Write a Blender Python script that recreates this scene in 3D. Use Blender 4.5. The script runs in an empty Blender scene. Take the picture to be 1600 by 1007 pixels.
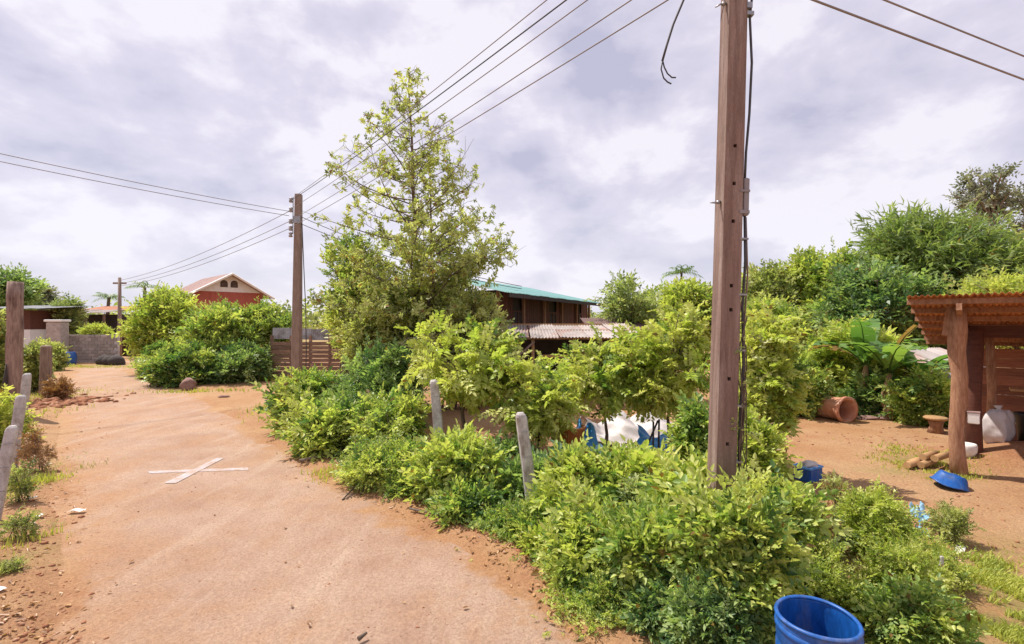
import bpy, bmesh, math, random
import numpy as np
from mathutils import Vector, Matrix

random.seed(7)
RNG = np.random.default_rng(11)
SC = bpy.context.scene
COL = SC.collection

# ------------------------------------------------------------------ camera, sky, sun, exposure
CAM_H, FPX, HY = 2.6, 750.0, 503.0
cam_d = bpy.data.cameras.new('camera')
cam_d.sensor_width = 36.0
cam_d.lens = FPX / 1600 * 36
cam_d.clip_end = 3000
cam = bpy.data.objects.new('camera', cam_d)
cam.location = (0, 0, CAM_H)
cam.rotation_euler = (math.radians(90), 0, 0)
COL.objects.link(cam)
SC.camera = cam

SUN_EL = math.radians(60)
SUN_AZ = math.atan2(-0.82, 0.42)          # measured from +Y towards +X
sun_dir = Vector((math.sin(SUN_AZ) * math.cos(SUN_EL), math.cos(SUN_AZ) * math.cos(SUN_EL), math.sin(SUN_EL)))
sd = bpy.data.lights.new('sun', 'SUN')
sd.energy = 4.4
sd.angle = math.radians(0.6)
sd.color = (1.0, 0.94, 0.84)
so = bpy.data.objects.new('sun', sd)
so.rotation_euler = sun_dir.to_track_quat('Z', 'Y').to_euler()
so.location = (0, 0, 30)
COL.objects.link(so)

world = bpy.data.worlds.new('World')
SC.world = world
world.use_nodes = True
wn, wl = world.node_tree.nodes, world.node_tree.links
wn.clear()
w_out = wn.new('ShaderNodeOutputWorld')
w_bg = wn.new('ShaderNodeBackground')
w_bg.inputs['Strength'].default_value = 0.1
sky = wn.new('ShaderNodeTexSky')
sky.sky_type = 'NISHITA'
sky.sun_disc = False
sky.sun_elevation = SUN_EL
sky.sun_rotation = SUN_AZ
tc = wn.new('ShaderNodeTexCoord')
sep = wn.new('ShaderNodeSeparateXYZ')
wl.new(tc.outputs['Generated'], sep.inputs[0])
def wmath(op, a, b=None, clamp=False):
    n = wn.new('ShaderNodeMath'); n.operation = op; n.use_clamp = clamp
    for i, v in enumerate((a, b)):
        if v is None: continue
        if isinstance(v, (int, float)): n.inputs[i].default_value = v
        else: wl.new(v, n.inputs[i])
    return n.outputs[0]
zz = wmath('ADD', wmath('MAXIMUM', sep.outputs['Z'], 0.0), 0.22)
cx_ = wmath('DIVIDE', sep.outputs['X'], zz)
cy_ = wmath('DIVIDE', sep.outputs['Y'], zz)
cmb = wn.new('ShaderNodeCombineXYZ')
wl.new(wmath('ADD', wmath('MULTIPLY', cx_, .45), wmath('MULTIPLY', sep.outputs['X'], 1.5)), cmb.inputs[0]); wl.new(wmath('ADD', wmath('MULTIPLY', cy_, .45), wmath('MULTIPLY', sep.outputs['Y'], 1.5)), cmb.inputs[1]); wl.new(wmath('ADD', wmath('MULTIPLY', sep.outputs['Z'], 3.4), 1.9), cmb.inputs[2])
n1 = wn.new('ShaderNodeTexNoise'); n1.inputs['Scale'].default_value = 1.7
n1.inputs['Detail'].default_value = 9; n1.inputs['Roughness'].default_value = 0.54; n1.inputs['Distortion'].default_value = 0.12
wl.new(cmb.outputs[0], n1.inputs['Vector'])
n2 = wn.new('ShaderNodeTexNoise'); n2.inputs['Scale'].default_value = 0.55
n2.inputs['Detail'].default_value = 4; n2.inputs['Roughness'].default_value = 0.5
wl.new(cmb.outputs[0], n2.inputs['Vector'])
mixv = wmath('ADD', wmath('MULTIPLY', n1.outputs['Fac'], 0.68), wmath('MULTIPLY', n2.outputs['Fac'], 0.32))
ramp = wn.new('ShaderNodeValToRGB')
els = ramp.color_ramp.elements
els[0].position = 0.415; els[0].color = (0.52, 0.51, 0.655, 1)
els[1].position = 0.565; els[1].color = (0.90, 0.86, 0.93, 1)
e = els.new(0.46); e.color = (0.635, 0.61, 0.735, 1)
e = els.new(0.515); e.color = (0.73, 0.69, 0.81, 1)
wl.new(mixv, ramp.inputs[0])
scl = wn.new('ShaderNodeMix'); scl.data_type = 'RGBA'; scl.blend_type = 'MULTIPLY'; scl.inputs['Factor'].default_value = 1
wl.new(ramp.outputs['Color'], scl.inputs['A']); scl.inputs['B'].default_value = (8.25, 8.2, 8.2, 1)
# a pale band of thin cloud low over the horizon, all the way round
hz = wn.new('ShaderNodeMapRange'); hz.inputs['From Min'].default_value = 0.0; hz.inputs['From Max'].default_value = 0.30
hz.inputs['To Min'].default_value = 0.55; hz.inputs['To Max'].default_value = 0.0
wl.new(sep.outputs['Z'], hz.inputs['Value'])
pale = wn.new('ShaderNodeMix'); pale.data_type = 'RGBA'
wl.new(hz.outputs[0], pale.inputs['Factor']); wl.new(scl.outputs['Result'], pale.inputs['A']); pale.inputs['B'].default_value = (7.2, 7.1, 7.7, 1)
mx = wn.new('ShaderNodeMix'); mx.data_type = 'RGBA'; mx.inputs['Factor'].default_value = 0.9
wl.new(sky.outputs[0], mx.inputs['A']); wl.new(pale.outputs['Result'], mx.inputs['B'])
wl.new(mx.outputs['Result'], w_bg.inputs['Color'])
wl.new(w_bg.outputs[0], w_out.inputs['Surface'])

SC.view_settings.view_transform = 'Standard'
SC.view_settings.look = 'None'
SC.view_settings.exposure = 0.42
SC.view_settings.gamma = 1.0
SC.view_settings.use_curve_mapping = False
SC.cycles.max_bounces = 8
SC.cycles.diffuse_bounces = 4
SC.cycles.transparent_max_bounces = 8

# ------------------------------------------------------------------ materials
def node_mat(name):
    m = bpy.data.materials.new(name); m.use_nodes = True
    nt = m.node_tree; nt.nodes.clear()
    out = nt.nodes.new('ShaderNodeOutputMaterial')
    return m, nt, out

def rgba(c): return (c[0], c[1], c[2], 1.0)

def mix_rgb(nt, fac, a, b, blend='MIX'):
    n = nt.nodes.new('ShaderNodeMix'); n.data_type = 'RGBA'; n.blend_type = blend
    for key, v in (('Factor', fac), ('A', a), ('B', b)):
        if isinstance(v, (int, float)): n.inputs[key].default_value = v
        elif isinstance(v, tuple): n.inputs[key].default_value = rgba(v)
        else: nt.links.new(v, n.inputs[key])
    return n.outputs['Result']

def noise(nt, vec, scale, detail=5, rough=0.6):
    n = nt.nodes.new('ShaderNodeTexNoise')
    n.inputs['Scale'].default_value = scale; n.inputs['Detail'].default_value = detail; n.inputs['Roughness'].default_value = rough
    nt.links.new(vec, n.inputs['Vector'])
    return n.outputs['Fac']

def ramp2(nt, fac, lo, hi):
    n = nt.nodes.new('ShaderNodeMapRange'); n.inputs['From Min'].default_value = lo; n.inputs['From Max'].default_value = hi
    nt.links.new(fac, n.inputs['Value'])
    return n.outputs[0]

def coords(nt, stretch=(1, 1, 1), world_space=False):
    if world_space:
        g = nt.nodes.new('ShaderNodeNewGeometry'); v = g.outputs['Position']
    else:
        t = nt.nodes.new('ShaderNodeTexCoord'); v = t.outputs['Object']
    mp = nt.nodes.new('ShaderNodeMapping'); mp.inputs['Scale'].default_value = stretch
    nt.links.new(v, mp.inputs['Vector'])
    return mp.outputs[0]

def bump(nt, h, strength, dist=0.01):
    b = nt.nodes.new('ShaderNodeBump'); b.inputs['Strength'].default_value = strength; b.inputs['Distance'].default_value = dist
    nt.links.new(h, b.inputs['Height'])
    return b.outputs[0]

def surf(name, c1, c2, scale=6, stretch=(1, 1, 1), rough=0.8, bmp=0.4, bd=0.01, c3=None, s3=1.5, lo3=.5, hi3=.7, metal=0.0, vary=0.0, world_space=False, fine=0):
    """colour c1..c2 by noise, patches of c3, per-object variation"""
    m, nt, out = node_mat(name)
    p = nt.nodes.new('ShaderNodeBsdfPrincipled')
    v = coords(nt, stretch, world_space)
    if vary:
        oi = nt.nodes.new('ShaderNodeObjectInfo')
        va = nt.nodes.new('ShaderNodeVectorMath'); va.operation = 'ADD'
        sc_ = nt.nodes.new('ShaderNodeVectorMath'); sc_.operation = 'SCALE'; sc_.inputs[0].default_value = (37, 19, 53)
        nt.links.new(oi.outputs['Random'], sc_.inputs['Scale'])
        nt.links.new(v, va.inputs[0]); nt.links.new(sc_.outputs[0], va.inputs[1])
        v = va.outputs[0]
    nf = noise(nt, v, scale, 8, 0.65)
    col = mix_rgb(nt, ramp2(nt, nf, .32, .68), c1, c2)
    if c3 is not None:
        col = mix_rgb(nt, ramp2(nt, noise(nt, v, s3, 6, .65), lo3, hi3), col, c3)
    if fine:
        col = mix_rgb(nt, 0.35, col, mix_rgb(nt, ramp2(nt, noise(nt, v, fine, 3, .7), .3, .7), (0.25, 0.25, 0.25), (1.7, 1.7, 1.7)), 'MULTIPLY')
    if vary:
        hsv = nt.nodes.new('ShaderNodeHueSaturation')
        mr = nt.nodes.new('ShaderNodeMapRange'); mr.inputs['To Min'].default_value = 1 - vary; mr.inputs['To Max'].default_value = 1 + vary
        nt.links.new(oi.outputs['Random'], mr.inputs['Value']); nt.links.new(mr.outputs[0], hsv.inputs['Value'])
        nt.links.new(col, hsv.inputs['Color']); col = hsv.outputs[0]
    nt.links.new(col, p.inputs['Base Color'])
    p.inputs['Roughness'].default_value = rough; p.inputs['Metallic'].default_value = metal
    if bmp: nt.links.new(bump(nt, noise(nt, v, scale * 4, 6, .7), bmp, bd), p.inputs['Normal'])
    nt.links.new(p.outputs[0], out.inputs['Surface'])
    return m

def leaf_mat(name, dark, mid, bright, odd=(0.22, 0.13, 0.04), transl=0.45, rough=0.42):
    """leaf colour from the per-leaf 'tone' value; a few leaves are old and brown"""
    dark, mid, bright = [tuple(min(.62, c * 1.42 + k) for c, k in zip(q, (.006, .010, .016))) for q in (dark, mid, bright)]
    m, nt, out = node_mat(name)
    a = nt.nodes.new('ShaderNodeAttribute'); a.attribute_name = 'tone'
    r = nt.nodes.new('ShaderNodeValToRGB'); el = r.color_ramp.elements
    el[0].position = 0.0; el[0].color = rgba(dark); el[1].position = 1.0; el[1].color = rgba(odd)
    x = el.new(0.45); x.color = rgba(mid)
    x = el.new(0.86); x.color = rgba(bright)
    x = el.new(0.965); x.color = rgba(bright)
    nt.links.new(a.outputs['Fac'], r.inputs[0])
    p = nt.nodes.new('ShaderNodeBsdfPrincipled'); p.inputs['Roughness'].default_value = rough; p.inputs['Specular IOR Level'].default_value = .45
    nt.links.new(r.outputs[0], p.inputs['Base Color'])
    t = nt.nodes.new('ShaderNodeBsdfTranslucent')
    tcx = mix_rgb(nt, 1.0, r.outputs[0], (1.15, 1.28, 0.62), 'MULTIPLY')
    nt.links.new(tcx, t.inputs['Color'])
    ms = nt.nodes.new('ShaderNodeMixShader'); ms.inputs[0].default_value = transl
    nt.links.new(p.outputs[0], ms.inputs[1]); nt.links.new(t.outputs[0], ms.inputs[2])
    nt.links.new(ms.outputs[0], out.inputs['Surface'])
    return m

M = {}
M['leaf_mid'] = leaf_mat('leaf green', (0.038, 0.090, 0.024), (0.185, 0.265, 0.062), (0.41, 0.46, 0.12))
M['leaf_yellow'] = leaf_mat('leaf yellow green', (0.075, 0.140, 0.028), (0.32, 0.375, 0.070), (0.55, 0.55, 0.13))
M['leaf_deep'] = leaf_mat('leaf deep green', (0.028, 0.070, 0.028), (0.095, 0.165, 0.055), (0.27, 0.34, 0.12))
M['leaf_grey'] = leaf_mat('leaf grey green', (0.10, 0.135, 0.055), (0.22, 0.26, 0.10), (0.36, 0.38, 0.16))
M['leaf_olive'] = leaf_mat('leaf olive', (0.085, 0.115, 0.04), (0.24, 0.265, 0.085), (0.45, 0.46, 0.18), odd=(0.30, 0.14, 0.04))
M['leaf_far'] = leaf_mat('leaf distant grey', (0.11, 0.12, 0.095), (0.175, 0.18, 0.145), (0.26, 0.25, 0.21))
M['leaf_bamboo'] = leaf_mat('bamboo leaf', (0.05, 0.085, 0.025), (0.13, 0.18, 0.055), (0.26, 0.30, 0.09))
M['leaf_dry'] = leaf_mat('dry leaf', (0.16, 0.075, 0.03), (0.27, 0.13, 0.05), (0.36, 0.21, 0.09), transl=.2)
M['grass'] = leaf_mat('grass blade', (0.12, 0.16, 0.03), (0.30, 0.32, 0.06), (0.46, 0.42, 0.10), odd=(0.42, 0.33, 0.14), transl=.35)
M['bark'] = surf('bark', (0.10, 0.07, 0.05), (0.22, 0.16, 0.12), 9, (3, 3, .7), .95, .8, .02)
M['bark_pale'] = surf('pale bark', (0.17, 0.12, 0.085), (0.32, 0.25, 0.19), 9, (3, 3, .7), .95, .8, .02)
M['concrete_pole'] = surf('weathered pole concrete', (0.150, 0.092, 0.075), (0.265, 0.175, 0.145), 7, (3, 3, .28), .9, .9, .008, c3=(0.34, 0.255, 0.225), s3=3.2, lo3=.50, hi3=.70, fine=110)
M['concrete_post'] = surf('grey post concrete', (0.36, 0.325, 0.315), (0.60, 0.56, 0.545), 9, (1.4, 1.4, .8), .9, .6, .006, c3=(0.22, 0.17, 0.14), s3=4, fine=120)
M['concrete_far'] = surf('far pole concrete', (0.20, 0.14, 0.11), (0.32, 0.24, 0.20), 4, (2, 2, .5), .9, .4, .01)
M['rust_sheet'] = surf('rusty roofing', (0.36, 0.12, 0.045), (0.58, 0.26, 0.10), 3.5, (1.5, .6, 1), .75, .3, .004, c3=(0.16, 0.05, 0.02), s3=1.8, vary=.22)
M['pale_sheet'] = surf('pale worn roofing', (0.28, 0.235, 0.22), (0.42, 0.37, 0.35), 3, (1, .5, 1), .6, .2, .004, c3=(0.33, 0.16, 0.11), s3=1.3, lo3=.5, hi3=.66, vary=.15)
M['teal_sheet'] = surf('teal roofing', (0.13, 0.30, 0.29), (0.19, 0.37, 0.355), 3, (1, 1, 1), .45, .1, .004, vary=.08)
M['dark_sheet'] = surf('dark roofing', (0.10, 0.055, 0.05), (0.17, 0.09, 0.075), 3, (1, 1, 1), .7, .2, .004, vary=.2)
M['grey_sheet'] = surf('grey zinc sheet', (0.26, 0.27, 0.29), (0.42, 0.43, 0.46), 3, (1, 1, .4), .5, .2, .004, c3=(0.16, 0.13, 0.12), s3=2, vary=.15)
M['wood_red'] = surf('red brown timber', (0.075, 0.024, 0.016), (0.15, 0.050, 0.030), 5, (.6, 3, 5), .8, .4, .004, vary=.25)
M['hut_board'] = surf('red brown hut board', (0.20, 0.07, 0.04), (0.34, 0.14, 0.08), 5, (.6, 3, 5), .8, .4, .004, vary=.25)
M['wood_post'] = surf('sun bleached timber', (0.24, 0.105, 0.055), (0.44, 0.24, 0.145), 7, (4, 4, .8), .9, 1.0, .012, c3=(0.15, 0.06, 0.03), s3=2.4, lo3=.55, hi3=.75, vary=.12)
M['wood_tan'] = surf('tan timber', (0.36, 0.19, 0.08), (0.52, 0.32, 0.16), 6, (4, 4, .6), .85, .5, .006, vary=.15)
M['wood_fence'] = surf('old fence board', (0.15, 0.085, 0.06), (0.30, 0.19, 0.14), 5, (.6, 4, 5), .9, .6, .005, c3=(0.42, 0.33, 0.27), s3=1.6, lo3=.55, hi3=.7, vary=.28)
M['wood_grey'] = surf('grey weathered timber', (0.20, 0.125, 0.10), (0.38, 0.27, 0.22), 6, (3, 3, .5), .9, .8, .012, c3=(0.08, 0.04, 0.03), s3=2)
M['terracotta'] = surf('terracotta', (0.42, 0.17, 0.10), (0.56, 0.27, 0.17), 6, (1, 1, 1), .8, .2, .004, c3=(0.60, 0.40, 0.30), s3=3)
M['block'] = surf('cement block', (0.25, 0.21, 0.19), (0.42, 0.36, 0.33), 6, (1, 1, 1), .95, .4, .006, vary=.22)
M['render_white'] = surf('white render', (0.66, 0.64, 0.63), (0.78, 0.76, 0.75), 3, (1, 1, 1), .85, .1)
M['red_wall'] = surf('red painted wall', (0.33, 0.075, 0.05), (0.42, 0.115, 0.08), 3, (1, 1, .4), .8, .1, c3=(0.36, 0.10, 0.08), s3=1)
M['pink_tile'] = surf('pinkish roof tile', (0.34, 0.21, 0.19), (0.44, 0.30, 0.27), 4, (1, 1, 1), .8, .2, vary=.1)
M['orange_tile'] = surf('orange roof tile', (0.48, 0.20, 0.11), (0.58, 0.30, 0.19), 4, (1, 1, 1), .8, .2, vary=.1)
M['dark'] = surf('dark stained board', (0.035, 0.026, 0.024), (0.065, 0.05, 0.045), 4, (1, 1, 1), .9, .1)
M['blue_plastic'] = surf('blue plastic', (0.006, 0.075, 0.31), (0.012, 0.105, 0.38), 3, (1, 1, .4), .42, .12, .003, c3=(0.15, 0.16, 0.22), s3=6, lo3=.52, hi3=.8, fine=30)
M['blue_sheet'] = surf('blue plastic sheet', (0.035, 0.24, 0.68), (0.10, 0.38, 0.80), 5, (1, 1, 1), .4, .3, .01)
M['pale_blue'] = surf('faded blue plastic', (0.20, 0.42, 0.62), (0.38, 0.58, 0.74), 5, (1, 1, 1), .5, .2, .01)
M['white_plastic'] = surf('white plastic sheet', (0.50, 0.44, 0.44), (0.64, 0.59, 0.60), 5, (1, 1, 1), .5, .3, .01, c3=(0.42, 0.28, 0.20), s3=4, lo3=.58, hi3=.8)
M['orange_plastic'] = surf('orange basket', (0.50, 0.17, 0.05), (0.60, 0.24, 0.08), 6, (1, 1, 1), .55, .1)
M['red_plastic'] = surf('red plastic', (0.52, 0.06, 0.035), (0.62, 0.10, 0.05), 5, (1, 1, 1), .4, .1)
M['black'] = surf('black plastic', (0.02, 0.02, 0.022), (0.035, 0.035, 0.04), 5, (1, 1, 1), .5, .1)
M['cable'] = surf('cable rubber', (0.035, 0.032, 0.035), (0.06, 0.055, 0.06), 5, (1, 1, 1), .6, 0)
M['cable_grey'] = surf('grey cable', (0.20, 0.18, 0.19), (0.28, 0.25, 0.26), 5, (1, 1, 1), .6, 0)
M['steel'] = surf('galvanised steel', (0.25, 0.25, 0.26), (0.38, 0.38, 0.40), 8, (1, 1, 1), .45, .1, metal=.7)
M['ceramic'] = surf('insulator ceramic', (0.30, 0.27, 0.27), (0.42, 0.39, 0.38), 5, (1, 1, 1), .3, 0)
M['stone'] = surf('reddish stone', (0.20, 0.11, 0.09), (0.34, 0.21, 0.18), 8, (1, 1, 1), .95, .7, .02)
M['clod'] = surf('laterite clod', (0.22, 0.08, 0.036), (0.42, 0.19, 0.10), 9, (1, 1, 1), .98, .8, .01, world_space=True, c3=(0.50, 0.32, 0.21), s3=4, lo3=.56, hi3=.66, fine=120)
M['paper'] = surf('paper scrap', (0.66, 0.60, 0.56), (0.80, 0.76, 0.74), 8, (1, 1, 1), .8, .1)
M['banana_leaf'] = leaf_mat('banana leaf', (0.04, 0.10, 0.02), (0.10, 0.19, 0.035), (0.22, 0.31, 0.07), odd=(0.30, 0.17, 0.07))
M['banana_stem'] = surf('banana stem', (0.20, 0.10, 0.05), (0.38, 0.24, 0.13), 8, (3, 3, .5), .8, .4, .01)
M['paint'] = surf('worn white paint', (0.43, 0.385, 0.40), (0.52, 0.485, 0.525), 9, (1, 1, 1), .9, .2, .003, c3=(0.41, 0.285, 0.225), s3=4, lo3=.36, hi3=.60, fine=46)

def soil_colour(nt, v):
    """sandy soil, redder where 'red' says so, grassy where 'turf' says so"""
    a = nt.nodes.new('ShaderNodeAttribute'); a.attribute_name = 'red'
    g = nt.nodes.new('ShaderNodeAttribute'); g.attribute_name = 'turf'
    base = mix_rgb(nt, ramp2(nt, noise(nt, v, .55, 8, .65), .36, .66), (0.40, 0.205, 0.090), (0.48, 0.30, 0.160))
    red = mix_rgb(nt, ramp2(nt, noise(nt, v, 2.3, 8, .7), .38, .62), (0.30, 0.118, 0.052), (0.42, 0.212, 0.115))
    jitter = nt.nodes.new('ShaderNodeMath'); jitter.operation = 'ADD'; jitter.use_clamp = True
    jn = ramp2(nt, noise(nt, v, 1.6, 6, .65), .3, .7)
    jm = nt.nodes.new('ShaderNodeMath'); jm.operation = 'MULTIPLY_ADD'; jm.inputs[1].default_value = .8; jm.inputs[2].default_value = -.4
    nt.links.new(jn, jm.inputs[0]); nt.links.new(a.outputs['Fac'], jitter.inputs[0]); nt.links.new(jm.outputs[0], jitter.inputs[1])
    col = mix_rgb(nt, jitter.outputs[0], base, red)
    j2 = nt.nodes.new('ShaderNodeMath'); j2.operation = 'MULTIPLY'; j2.use_clamp = True
    nt.links.new(g.outputs['Fac'], j2.inputs[0]); nt.links.new(ramp2(nt, noise(nt, v, 3.1, 8, .7), .35, .6), j2.inputs[1])
    col = mix_rgb(nt, j2.outputs[0], col, (0.26, 0.235, 0.065))
    fine = mix_rgb(nt, ramp2(nt, noise(nt, v, 34, 7, .75), .34, .66), (0.55, 0.50, 0.47), (1.25, 1.25, 1.25))
    return mix_rgb(nt, 0.75, col, fine, 'MULTIPLY')

def ground_mat():
    m, nt, out = node_mat('sandy laterite soil')
    p = nt.nodes.new('ShaderNodeBsdfPrincipled'); p.inputs['Roughness'].default_value = .97
    v = coords(nt, (1, 1, 1), True)
    nt.links.new(soil_colour(nt, v), p.inputs['Base Color'])
    nt.links.new(bump(nt, noise(nt, v, 14, 10, .75), .8, .06), p.inputs['Normal'])
    nt.links.new(p.outputs[0], out.inputs['Surface'])
    return m

def road_mat():
    m, nt, out = node_mat('dusty concrete road')
    p = nt.nodes.new('ShaderNodeBsdfPrincipled'); p.inputs['Roughness'].default_value = .95
    v = coords(nt, (1, 1, 1), True)
    side = nt.nodes.new('ShaderNodeAttribute'); side.attribute_name = 'dust'
    edge = nt.nodes.new('ShaderNodeAttribute'); edge.attribute_name = 'edge'
    c = mix_rgb(nt, ramp2(nt, noise(nt, v, .8, 9, .66), .36, .64), (0.385, 0.236, 0.160), (0.490, 0.342, 0.252))
    d = mix_rgb(nt, ramp2(nt, noise(nt, v, 1.7, 8, .66), .36, .64), (0.43, 0.215, 0.098), (0.51, 0.305, 0.165))
    def wobble(fac, sc, amt):
        jm = nt.nodes.new('ShaderNodeMath'); jm.operation = 'MULTIPLY_ADD'; jm.inputs[1].default_value = amt; jm.inputs[2].default_value = -amt / 2
        nt.links.new(ramp2(nt, noise(nt, v, sc, 8, .68), .3, .7), jm.inputs[0])
        ja = nt.nodes.new('ShaderNodeMath'); ja.operation = 'ADD'; ja.use_clamp = True
        nt.links.new(fac, ja.inputs[0]); nt.links.new(jm.outputs[0], ja.inputs[1]); return ja.outputs[0]
    col = mix_rgb(nt, wobble(side.outputs['Fac'], .9, 1.0), c, d)
    # long faint wheel streaks of pale dust along the lane
    st = coords(nt, (1, 1, 1), True)
    mp = nt.nodes.new('ShaderNodeMapping'); mp.inputs['Rotation'].default_value = (0, 0, math.radians(-45)); mp.inputs['Scale'].default_value = (1.5, .22, 1)
    nt.links.new(st, mp.inputs['Vector'])
    col = mix_rgb(nt, ramp2(nt, noise(nt, mp.outputs[0], 1.3, 6, .62), .52, .72), col, (0.51, 0.368, 0.275))
    fine = mix_rgb(nt, ramp2(nt, noise(nt, v, 46, 7, .78), .34, .66), (0.55, 0.48, 0.44), (1.24, 1.24, 1.24))
    col = mix_rgb(nt, 0.75, col, fine, 'MULTIPLY')
    col = mix_rgb(nt, ramp2(nt, noise(nt, v, 7.5, 3, .5), .69, .74), col, (0.30, 0.155, 0.09))
    col = mix_rgb(nt, ramp2(nt, noise(nt, v, 24, 2, .5), .68, .72), col, (0.26, 0.15, 0.095))
    col = mix_rgb(nt, ramp2(nt, wobble(edge.outputs['Fac'], 2.6, .9), .35, .75), col, soil_colour(nt, v))
    nt.links.new(col, p.inputs['Base Color'])
    nt.links.new(bump(nt, noise(nt, v, 22, 10, .78), .7, .05), p.inputs['Normal'])
    nt.links.new(p.outputs[0], out.inputs['Surface'])
    return m

# ------------------------------------------------------------------ object helpers
def at(px, Y): return (px - 800.0) / FPX * Y
def zt(py, Y): return CAM_H - (py - HY) / FPX * Y
def yb(py): return CAM_H * FPX / (py - HY)
def gp(px, py):
    Y = yb(py); return (at(px, Y), Y)

def np_mesh(name, verts, faces, attrs=None, smooth=False):
    verts = np.asarray(verts, dtype=np.float32); faces = np.asarray(faces, dtype=np.int32)
    me = bpy.data.meshes.new(name)
    nf, k = faces.shape
    me.vertices.add(len(verts)); me.vertices.foreach_set('co', verts.ravel())
    me.loops.add(nf * k); me.loops.foreach_set('vertex_index', faces.ravel())
    me.polygons.add(nf); me.polygons.foreach_set('loop_start', np.arange(0, nf * k, k, dtype=np.int32))
    if smooth: me.polygons.foreach_set('use_smooth', np.ones(nf, dtype=bool))
    for an, av in (attrs or {}).items():
        at_ = me.attributes.new(an, 'FLOAT', 'POINT'); at_.data.foreach_set('value', np.asarray(av, dtype=np.float32))
    me.update(calc_edges=True)
    return me

def link(name, me, mat=None, parent=None, loc=(0, 0, 0), rot=(0, 0, 0)):
    o = bpy.data.objects.new(name, me)
    if mat is not None and not me.materials: me.materials.append(M[mat] if isinstance(mat, str) else mat)
    COL.objects.link(o)
    if parent is not None: o.parent = parent
    o.location = loc; o.rotation_euler = rot
    return o

def thing(name, label, cat, loc=(0, 0, 0), rz=0.0, group=None):
    o = bpy.data.objects.new(name, None); COL.objects.link(o)
    o.empty_display_size = .1
    o.location = loc; o.rotation_euler = (0, 0, rz)
    return tag(o, label, cat, group)

def tag(o, label, cat, group=None):
    o['label'] = label; o['category'] = cat
    if group: o['group'] = group
    return o

class MB:
    def __init__(s): s.v = []; s.f = []; s.sm = []
    def add(s, vs, fs, smooth=False):
        b = len(s.v); s.v += [tuple(v) for v in vs]; s.f += [tuple(b + i for i in f) for f in fs]; s.sm += [smooth] * len(fs); return s
    def box(s, c, d, rz=0.0, R=None, bev=0.0):
        x, y, z = d[0] / 2, d[1] / 2, d[2] / 2
        m = R if R is not None else Matrix.Rotation(rz, 3, 'Z')
        if bev <= 0:
            P = [(-x, -y, -z), (x, -y, -z), (x, y, -z), (-x, y, -z), (-x, -y, z), (x, -y, z), (x, y, z), (-x, y, z)]
            F = [(0, 3, 2, 1), (4, 5, 6, 7), (0, 1, 5, 4), (1, 2, 6, 5), (2, 3, 7, 6), (3, 0, 4, 7)]
        else:
            b = bev; P = []; F = []
            rings = [(-z, b), (-z + b, 0), (z - b, 0), (z, b)]
            for zz_, i in rings:
                xx, yy = x - i, y - i
                c_ = b
                P += [(-xx + c_, -yy, zz_), (xx - c_, -yy, zz_), (xx, -yy + c_, zz_), (xx, yy - c_, zz_), (xx - c_, yy, zz_), (-xx + c_, yy, zz_), (-xx, yy - c_, zz_), (-xx, -yy + c_, zz_)]
            F.append(tuple(range(7, -1, -1))); F.append(tuple(range(24, 32)))
            for r in range(3):
                for i in range(8):
                    j = (i + 1) % 8; F.append((r * 8 + i, r * 8 + j, r * 8 + 8 + j, r * 8 + 8 + i))
        return s.add([m @ Vector(p) + Vector(c) for p in P], F)
    def tube(s, path, rad, n=8, cap=True, smooth=True):
        P = [Vector(p) for p in path]; m = len(P)
        rad = rad if hasattr(rad, '__len__') else [rad] * m
        vs = []; fs = []
        up = Vector((0.13, 0.21, 1)).normalized()
        t0 = (P[1] - P[0]).normalized()
        u = t0.cross(up)
        if u.length < .15: u = t0.cross(Vector((1, 0.1, 0)))
        u.normalize()
        for i in range(m):
            t = (P[min(i + 1, m - 1)] - P[max(i - 1, 0)]).normalized()
            u = (u - t * u.dot(t)).normalized(); w = t.cross(u)
            for k in range(n):
                a = 2 * math.pi * k / n
                vs.append(P[i] + (u * math.cos(a) + w * math.sin(a)) * rad[i])
        for i in range(m - 1):
            for k in range(n):
                k2 = (k + 1) % n
                fs.append((i * n + k, i * n + k2, i * n + n + k2, i * n + n + k))
        s.add(vs, fs, smooth)
        if cap:
            b = len(s.v) - len(vs)
            s.f.append(tuple(b + k for k in range(n - 1, -1, -1))); s.sm.append(False)
            s.f.append(tuple(b + (m - 1) * n + k for k in range(n))); s.sm.append(False)
        return s
    def lathe(s, prof, n=28, M4=None, smooth=True, wob=None):
        vs = []; fs = []
        for (r, z) in prof:
            for k in range(n):
                a = 2 * math.pi * k / n
                q = Vector((r * math.cos(a), r * math.sin(a), z))
                if wob: q = wob(q)
                vs.append(M4 @ q if M4 is not None else q)
        for i in range(len(prof) - 1):
            for k in range(n):
                k2 = (k + 1) % n
                fs.append((i * n + k, i * n + k2, i * n + n + k2, i * n + n + k))
        return s.add(vs, fs, smooth)
    def mesh(s, name):
        me = bpy.data.meshes.new(name); me.from_pydata(s.v, [], s.f)
        me.polygons.foreach_set('use_smooth', s.sm); me.update(); return me
    def build(s, name, mat, parent=None, loc=(0, 0, 0), rot=(0, 0, 0)):
        return link(name, s.mesh(name), mat, parent, loc, rot)

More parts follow.
